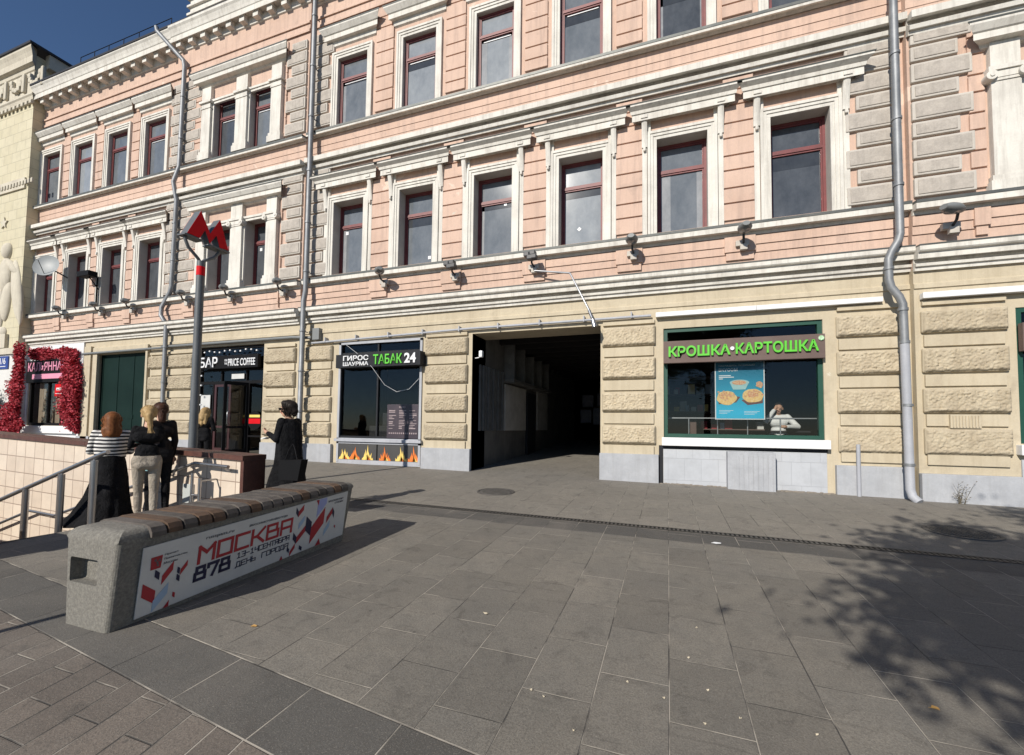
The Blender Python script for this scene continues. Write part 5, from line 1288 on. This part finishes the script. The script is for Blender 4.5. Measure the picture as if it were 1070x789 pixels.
def body(pose, cl):
    """pose: joints in metres for a 1.70 m figure facing +Y"""
    d = dict(hl=(-.09,0,.92), hr=(.09,0,.92), kl=(-.10,.02,.50), kr=(.10,.02,.50), al=(-.10,-.02,.09), ar=(.10,-.02,.09),
             sl=(-.165,0,1.40), sr=(.165,0,1.40), el=(-.23,-.03,1.12), er=(.23,-.03,1.12), wl=(-.22,.06,.88), wr=(.22,.06,.88), head=(0,.02,1.585), chest=(0,.0,1.28), toe=.13)
    d.update(pose); top, leg, arm, fore, shoe = cl['top'], cl['leg'], cl.get('arm', cl['top']), cl.get('fore', cl['top']), cl.get('shoe', 'shoe')
    b_ = cl.get('bulk', 0); V = Vector; P = []
    for s_ in 'lr':
        h, k, a = V(d['h'+s_]), V(d['k'+s_]), V(d['a'+s_])
        P += [(h, k, .088+b_*.5, .056+b_*.6, leg, 1, 1), (k, k.lerp(a, .35), .055+b_*.6, .055+b_*.8, leg, 1, 1), (k.lerp(a, .35), a, .054+b_*.8, .038+b_*1.2, leg, 1, 1)]
        P += [(a+V((0,-.03,-.05)), a+V((0,d['toe'],-.06)), .036, .026, shoe, 1.1, 1)]
        sh_, e, w_ = V(d['s'+s_]), V(d['e'+s_]), V(d['w'+s_])
        P += [(sh_, e, .050+b_, .040+b_, arm, 1, 1), (e, w_, .039+b_, .026+b_*.8, fore, 1, 1)]
        P += hand(e, w_, curl=cl.get('curl', .5), side_=1 if s_ == 'l' else -1)
    hm = (V(d['hl'])+V(d['hr']))/2; ch = V(d['chest']); sm_ = (V(d['sl'])+V(d['sr']))/2; hx = (V(d['hr'])-V(d['hl'])).normalized()
    P += [(hm-hx*.065+V((0,-.01,.02)), hm+hx*.065+V((0,-.01,.02)), .110+b_*.6, .110+b_*.6, leg, 1, 1)]
    P += [(hm-hx*.06+V((0,-.045,-.03)), hm+hx*.06+V((0,-.045,-.03)), .085, .085, leg, 1, 1)]
    wa = hm.lerp(ch, .45); P += [(wa-hx*.045, wa+hx*.045, .095+b_, .095+b_, top, 1, 1), (hm.lerp(ch,.25)-hx*.055, hm.lerp(ch,.25)+hx*.055, .10+b_, .10+b_, cl.get('waist', top), 1, 1)]
    P += [(ch-hx*.07, ch+hx*.07, .102+b_, .102+b_, top, 1, 1), (V(d['sl'])*.75+sm_*.25-V((0,0,.03)), V(d['sr'])*.75+sm_*.25-V((0,0,.03)), .070+b_, .070+b_, top, 1, 1)]
    hd = V(d['head']); nk = sm_+V((0,.0,.03)); P += [(nk, hd+V((0,-.015,-.09)), .052, .045, 'skin', 1, 1)]
    f = V(cl.get('look', (0,1,0))).normalized(); r_ = V((f.y,-f.x,0)).normalized()
    P += [(hd+V((0,0,.03)), hd+V((0,0,.03))-f*.02, .088, .092, 'skin', .88, 1.0), (hd-V((0,0,.03))+f*.015, hd-V((0,0,.065))+f*.035, .062, .042, 'skin', .95, 1)]
    P += [(hd+f*.085+V((0,0,.012)), hd+f*.108-V((0,0,.022)), .009, .015, 'skin', 1, 1), (hd+f*.088-V((0,0,.05))-r_*.013, hd+f*.088-V((0,0,.05))+r_*.013, .009, .009, 'lip', 1, 1, .002)]
    for s_ in (-1, 1): P += [(hd+f*.082+r_*.032*s_+V((0,0,.008)), hd+f*.083+r_*.034*s_+V((0,0,.008)), .009, .009, 'eye', 1, 1, .003), (hd+r_*.080*s_+V((0,0,.015)), hd+r_*.083*s_-V((0,0,.02)), .016, .011, 'skin', 1, 1)]
    return P, d
def loft(mb, rings, n=56, folds=0, seed=0):
    rows = []
    for i, (cx, cy, z, rx, ry) in enumerate(rings):
        k = folds*(i/(len(rings)-1))
        rows.append([(cx+rx*math.cos(a)*(1+k*wn((math.cos(a)*2.6+seed, math.sin(a)*2.6, z*.8))), cy+ry*math.sin(a)*(1+k*wn((math.cos(a)*2.6+seed+5, math.sin(a)*2.6, z*.8))), z) for a in [j*2*math.pi/n for j in range(n)]])
    mb.grid(rows, 0, True, True)
def strands(parent, mat, n, length, spread, tail=None, seed=1, hc=(0,.02,1.62), R0=.098):
    random.seed(seed); m = MB(); hc = Vector(hc)
    for _ in range(n):
        a = random.uniform(-.15*math.pi, 1.15*math.pi)+math.pi; el_ = random.uniform(.0, 1.35)
        d = Vector((math.cos(a)*math.cos(el_), math.sin(a)*math.cos(el_), math.sin(el_)))
        p0 = hc+d*R0; L_ = length*random.uniform(.7,1.1); pts = [p0]
        tgt = Vector(tail) if tail else None
        for k in range(1, 6):
            u = k/5
            if tgt is not None:
                q = (hc+Vector((0,-.09,.0))).lerp(p0, max(0,1-u*2)) if u < .5 else (hc+Vector((0,-.11,.0))).lerp(tgt, (u-.5)*2)
                q = q+Vector((random.gauss(0,.012),random.gauss(0,.012),0))
            else:
                o_ = Vector((d.x, d.y, 0)); o_ = o_.normalized() if o_.length > .01 else Vector((0,-1,0))
                o_ = Vector((o_.x*(1-.35*u), o_.y, 0)); q = hc+o_*(R0*(1+spread*u)-.006)+Vector((0,-.03*u,0))+Vector((0,0,(p0.z-hc.z)*(1-u*1.6)-L_*u))+Vector((random.gauss(0,.012),random.gauss(0,.012),0))
            pts.append(q)
        m.tube(pts, [.006,.008,.008,.007,.005,.002], 5)
    o = m.build('hair_strands', mat, parent); return o
def person(label, loc, rot, h, pose, cl):
    r = thing('person', label, 'person', loc); r.rotation_euler = (0,0,RAD(rot)); s_ = h/1.70; r.scale = (s_, s_, s_)
    P, d = body(pose, cl)
    fuse('body', P, r, .0095, 4)
    return r, d
V_ = Vector
# 1 woman in black passing the end of the bench, walking to the left
r, d = person('person in a black coat and dark glasses walking left with a handbag', (-5.32,5.10,gz(-5.3,5.1)), 95, 1.68,
    dict(hl=(-.08,0,.92), hr=(.08,0,.92), kl=(-.08,.20,.52), kr=(.08,-.02,.50), al=(-.08,.30,.11), ar=(.08,-.28,.16), sl=(-.16,0,1.40), sr=(.16,0,1.40),
         el=(-.21,.03,1.14), wl=(-.16,.22,1.22), er=(.22,.0,1.14), wr=(.20,.18,.98), head=(0,.05,1.58), chest=(0,.01,1.27)),
    dict(top='blackcloth', leg='blackcloth', fore='blackcloth', bulk=.012, look=(-.1,1,-.05)))
m = MB(); loft(m, [(0,-.01,1.44,.10,.07),(0,-.01,1.37,.19,.12),(0,-.01,1.15,.205,.145),(0,-.01,.9,.20,.165),(0,-.02,.62,.215,.21),(0,-.02,.42,.225,.26),(0,-.02,.36,.225,.27)], 96, .30, 2)
m.build('long_coat', 'blackcloth', r); strands(r, 'hair_dark', 120, .10, .1, seed=3, hc=(0,.03,1.62))
fuse('hair', [((0,.02,1.64),(0,-.02,1.63),.098,.095,'hair_dark',.98,1.05),((0,-.05,1.62),(0,-.09,1.56),.075,.05,'hair_dark'),((-.05,.06,1.68),(.05,.06,1.68),.045,.045,'hair_dark')], r, .01, 3)
m = MB(); 
for s_ in (-1,1): m.bbox(s_*.034-.026,s_*.034+.026,.135,.150,1.575,1.612,.006)
m.box(-.09,-.06,.03,.14,1.597,1.605); m.box(.06,.09,.03,.14,1.597,1.605); m.build('sunglasses', 'black', r)
m = MB(); m.poly([(-.035,.118,1.37),(.035,.118,1.37),(.02,.135,1.2),(-.02,.135,1.2)], (0,.01,0)); m.build('blouse', 'whitecloth', r)
m = MB(); loft(m, [(-.20,.19,1.17,.05,.05),(-.20,.22,1.16,.06,.055),(-.20,.26,1.14,.05,.05)], 14); m.build('white_cuff', 'whitecloth', r)
t = T('handbag', 'large black handbag hanging from the arm of the person in the black coat', 'handbag', (-4.95,4.84,.83))
hx, hy, hz = -4.95, 4.84, 1.00
m = MB(); m.poly([(hx-.20,hy-.06,hz-.17),(hx+.14,hy-.06,hz-.17),(hx+.20,hy-.06,hz+.12),(hx-.20,hy-.06,hz+.10)], (0,.12,0)); t.part(m, 'bag_body', 'black', bevel=.012)
m = MB(); m.tube([(hx-.12,hy-.03,hz+.1),(hx-.06,hy-.02,hz+.26),(hx-.02,hy,hz+.33),(hx+.04,hy-.02,hz+.26),(hx+.10,hy-.03,hz+.1)], .008, 8); t.part(m, 'handle', 'black')
# 2 woman in a striped top and long black skirt, on the first step, seen from behind
r, d = person('person with auburn hair, striped top and long black skirt on the stairs', (-7.68,4.15,.05), 62, 1.69,
    dict(kl=(-.09,.14,.52), al=(-.10,.12,.10), kr=(.10,.02,.50), ar=(.10,-.16,.12), el=(-.22,.06,1.14), wl=(-.10,.24,1.12), er=(.22,.05,1.13), wr=(.12,.24,1.10), head=(0,.05,1.575)),
    dict(top='stripes', leg='blackcloth', bulk=.010, waist='stripes', shoe='whiteshoe', look=(0,1,-.2)))
m = MB(); loft(m, [(0,0,1.08,.155,.13),(0,0,.98,.175,.15),(0,-.01,.75,.20,.18),(-.03,-.05,.5,.24,.23),(-.07,-.10,.28,.30,.31),(-.10,-.14,.15,.36,.38),(-.10,-.14,.13,.36,.38)], 96, .34, 9)
m.build('long_skirt', 'blackcloth', r); strands(r, 'hair_red', 240, .34, .0, seed=4, hc=(0,.03,1.62))
fuse('hair', [((0,.04,1.63),(0,.0,1.62),.098,.10,'hair_red',.98,1.0),((0,-.03,1.60),(0,-.075,1.40),.088,.082,'hair_red'),((-.06,-.06,1.45),(-.06,-.10,1.27),.06,.035,'hair_red'),((.06,-.06,1.45),(.05,-.11,1.24),.06,.03,'hair_red')], r, .01, 3)
m = MB(); loft(m, [(0,.02,1.05,.175,.145),(0,.01,1.18,.188,.155),(0,0,1.32,.185,.145),(0,0,1.40,.16,.12),(0,0,1.445,.09,.08)], 48, .1, 4); m.build('jumper', 'stripes', r)
# 3 blonde with pony tail, black top, beige trousers
r, d = person('person with a blonde ponytail, black top and beige trousers at the stair head', (-6.58,3.97,gz(-6.7,4)-.02), 60, 1.60,
    dict(kl=(-.08,.10,.50), al=(-.07,.08,.08), kr=(.09,-.02,.50), ar=(.09,-.14,.12), sl=(-.14,.01,1.39), sr=(.14,.01,1.39), el=(-.19,.05,1.14), wl=(-.08,.24,1.16), er=(.18,.06,1.14), wr=(.08,.25,1.14), head=(0,.05,1.575)),
    dict(top='blackcloth', leg='beige', bulk=-.004, shoe='whiteshoe', look=(0,1,-.15)))
fuse('hair', [((0,.04,1.63),(0,.0,1.62),.096,.098,'hair_blonde',.98,1.0),((0,-.06,1.64),(0,-.13,1.58),.045,.045,'hair_blonde'),((0,-.13,1.58),(.02,-.16,1.36),.045,.022,'hair_blonde'),((0,-.03,1.58),(0,-.05,1.52),.07,.05,'hair_blonde')], r, .01, 3)
strands(r, 'hair_blonde', 200, .3, .1, tail=(.02,-.17,1.33), seed=5, hc=(0,.03,1.63))
# 4 dark leather jacket behind her
r, d = person('person in a dark leather jacket with brown hair and a pale blue bottle', (-7.0,4.38,gz(-7,4.4)), 70, 1.63,
    dict(sl=(-.15,0,1.40), sr=(.15,0,1.40), el=(-.19,0,1.13), wl=(-.17,.12,.92), er=(.19,-.01,1.13), wr=(.19,.08,.90), head=(0,.03,1.58)), dict(top='leather', leg='blackcloth', bulk=.004, look=(0,1,0)))
fuse('hair', [((0,.03,1.63),(0,-.01,1.62),.095,.096,'hair_brown',.98,1.0),((0,-.04,1.60),(0,-.08,1.46),.06,.05,'hair_brown')], r, .01, 3)
m = MB(); m.cyl((-6.93,4.20,.93),(-6.90,4.20,1.10),.035,.03,n=12); m.cyl((-6.90,4.20,1.10),(-6.895,4.20,1.14),.014,n=10); o = m.build('bottle', flat('pale_blue_plastic',(.35,.62,.65),.3)); tag(o, 'pale blue bottle in the hand of the person in the leather jacket', 'bottle')
strands(r, 'hair_brown', 160, .3, .1, tail=(0,-.1,1.42), seed=6, hc=(0,.02,1.63))
# 5 blonde at the bar door
r, d = person('person with long wavy blonde hair in black, facing the bar entrance', (-10.6,7.62,gz(-10.6,7.6)), 20, 1.56,
    dict(el=(-.22,.02,1.14), wl=(-.10,.24,1.16), er=(.22,.04,1.14), wr=(.12,.24,1.16), head=(0,.03,1.58)), dict(top='blackcloth', leg='blackcloth', bulk=.016, look=(0,1,-.1)))
fuse('hair', [((0,.03,1.63),(0,-.01,1.62),.10,.102,'hair_blonde',1.0,1.0),((0,-.04,1.60),(0,-.085,1.42),.095,.09,'hair_blonde'),((-.06,-.06,1.5),(-.08,-.10,1.30),.07,.04,'hair_blonde'),((.06,-.06,1.5),(.08,-.10,1.30),.07,.04,'hair_blonde'),((0,-.08,1.45),(0,-.12,1.27),.06,.035,'hair_blonde')], r, .01, 3)
strands(r, 'hair_blonde', 260, .33, .15, seed=7, hc=(0,.02,1.62))
# 6 seated behind the window
r, d = person('person in a white shirt sitting behind the wide shop window', (2.40,D+1.15,.92), 180, 1.72,
    dict(hl=(-.09,-.05,.50), hr=(.09,-.05,.50), kl=(-.14,.36,.50), kr=(.14,.36,.50), al=(-.14,.36,.09), ar=(.14,.36,.09), sl=(-.18,0,.98), sr=(.18,0,.98), chest=(0,0,.86),
         el=(-.34,.18,.76), wl=(-.10,.36,.76), er=(.28,.16,.88), wr=(.12,.15,1.12), head=(.0,.05,1.165)), dict(top='whitecloth', leg='blackcloth', bulk=.02, look=(.2,1,-.15)))
fuse('hair', [((0,.02,1.225),(0,.0,1.215),.094,.096,'hair_dark',.98,1.0)], r, .01, 3)
m = MB(); m.bbox(2.18,2.62,D+1.0,D+1.45,1.28,1.33,.01); m.bbox(2.18,2.62,D+1.42,D+1.46,1.33,1.75,.01)
for x in (2.2,2.58):
    for y in (D+1.03,D+1.42): m.cyl((x,y,.9),(x,y,1.29),.015,n=8)
o = m.build('chair', 'anth'); tag(o, 'chair under the person in the white shirt', 'chair')

# ------------------------------------------------------------------ trees on the near side, whose shade falls on the paving
def tree(name, label, x, y, zc, rx, ry, rz, n, leafs, trunk_r, seed, lean=(0,0)):
    random.seed(seed)
    t = T(name, label, 'tree', (x, y, gz(x, y)))
    z0 = gz(x, y); m = MB(); hub = Vector((x+lean[0], y+lean[1], zc-rz*.75))
    m.tube([(x,y,z0-.1),(x+lean[0]*.3,y+lean[1]*.3,z0+1.2),hub], [trunk_r*1.25,trunk_r,trunk_r*.75], 12)
    tips = []
    for k in range(16):
        a = k*2.4+random.random(); u = random.uniform(-.5,.95); rr_ = math.sqrt(max(0,1-u*u))*random.uniform(.65,1.02)
        e = Vector((x+rx*rr_*math.cos(a), y+ry*rr_*math.sin(a), zc+rz*u)); mid = hub.lerp(e,.5)+Vector((random.uniform(-.3,.3),random.uniform(-.3,.3),.25))
        m.tube([hub, mid, e], [trunk_r*.42,trunk_r*.22,.012], 7); tips += [e, mid.lerp(e,.5), mid]
        for j in range(3):
            q_ = mid.lerp(e, random.uniform(.2,.9))+Vector((random.gauss(0,.5),random.gauss(0,.5),random.gauss(0,.4))); m.tube([mid.lerp(e,.3), q_], [trunk_r*.12,.008], 5); tips.append(q_)
    t.part(m, 'trunk', 'bark')
    m = MB()
    for _ in range(n):
        c = random.choice(tips); p = c+Vector((random.gauss(0,.31),random.gauss(0,.31),random.gauss(0,.25)))
        d1 = Vector((random.gauss(0,1),random.gauss(0,1),random.gauss(0,.6))).normalized(); d2 = d1.orthogonal().normalized(); s_ = leafs*random.uniform(.6,1.3)
        m.quad([p-d1*s_, p-d2*s_*.5, p+d1*s_, p+d2*s_*.5])
    t.part(m, 'crown', 'leaf')
tree('street_tree', 'broad leafy street tree behind the camera casting the large shade at right', 1.95, -4.7, 6.3, 3.0, 3.0, 2.2, 42000, .075, .17, 4, (.1,.0))
# slim post out of the picture whose thin shadow crosses the left foreground
t = T('street_post', 'slim grey street post out of the picture to the left', 'post', (-5.35,-1.3,0))
m = MB(); m.cyl((-5.35,-1.3,-.1),(-5.35,-1.3,3.2),.035,n=12); m.cyl((-5.35,-1.3,3.2),(-5.35,-1.3,3.3),.05,n=12); t.part(m, 'pole', 'polegrey')
m = MB(); m.cyl((-5.35,-1.3,-.1),(-5.35,-1.3,.12),.09,n=12); t.part(m, 'base', 'iron')

# ------------------------------------------------------------------ camera, sun, sky
Rm = Matrix(((0.9428616325385188, 0.0042820149631868625, 0.333157029394029), (0.33296734433715813, -0.048208768873355456, -0.9417051885854595), (0.01202869452015679, 0.9988281028042665, -0.04687996967330836)))
cam = bpy.data.cameras.new('Camera'); cam.sensor_fit = 'HORIZONTAL'; cam.sensor_width = 36; cam.lens = 461/1070*36; cam.shift_y = 30.5/1070; cam.clip_end = 2000; cam.clip_start = .05
co_ = bpy.data.objects.new('Camera', cam); C.objects.link(co_); co_.matrix_world = Matrix.Translation((0,0,EYE)) @ Rm.to_4x4()
bpy.context.scene.camera = co_
EL, AZ = 31.0, 16.5      # the sun stands behind the camera, a little to its left
dirv = Vector((math.sin(RAD(AZ))*math.cos(RAD(EL)), math.cos(RAD(AZ))*math.cos(RAD(EL)), -math.sin(RAD(EL))))
L = bpy.data.lights.new('sun', 'SUN'); L.energy = 4.6; L.angle = RAD(.45); L.color = (1.0, .94, .85)
so = bpy.data.objects.new('sun', L); C.objects.link(so); so.rotation_euler = dirv.to_track_quat('-Z', 'Y').to_euler()
w = bpy.data.worlds.new('World'); bpy.context.scene.world = w; w.use_nodes = True; nt = w.node_tree
sky = nt.nodes.new('ShaderNodeTexSky'); sky.sky_type = 'NISHITA'; sky.sun_disc = False; sky.sun_elevation = RAD(EL); sky.sun_rotation = RAD(180+AZ); sky.air_density = 1.0; sky.altitude = 1500; sky.dust_density = .05; sky.ozone_density = 5
bg = nt.nodes['Background']; nt.links.new(sky.outputs[0], bg.inputs[0]); bg.inputs[1].default_value = .085
sc = bpy.context.scene; sc.view_settings.view_transform = 'Standard'; sc.view_settings.look = 'None'; sc.view_settings.exposure = .15; sc.view_settings.gamma = 1
sc.render.engine = 'CYCLES'; sc.render.resolution_x = 1024; sc.render.resolution_y = 755
sc.cycles.transparent_max_bounces = 12
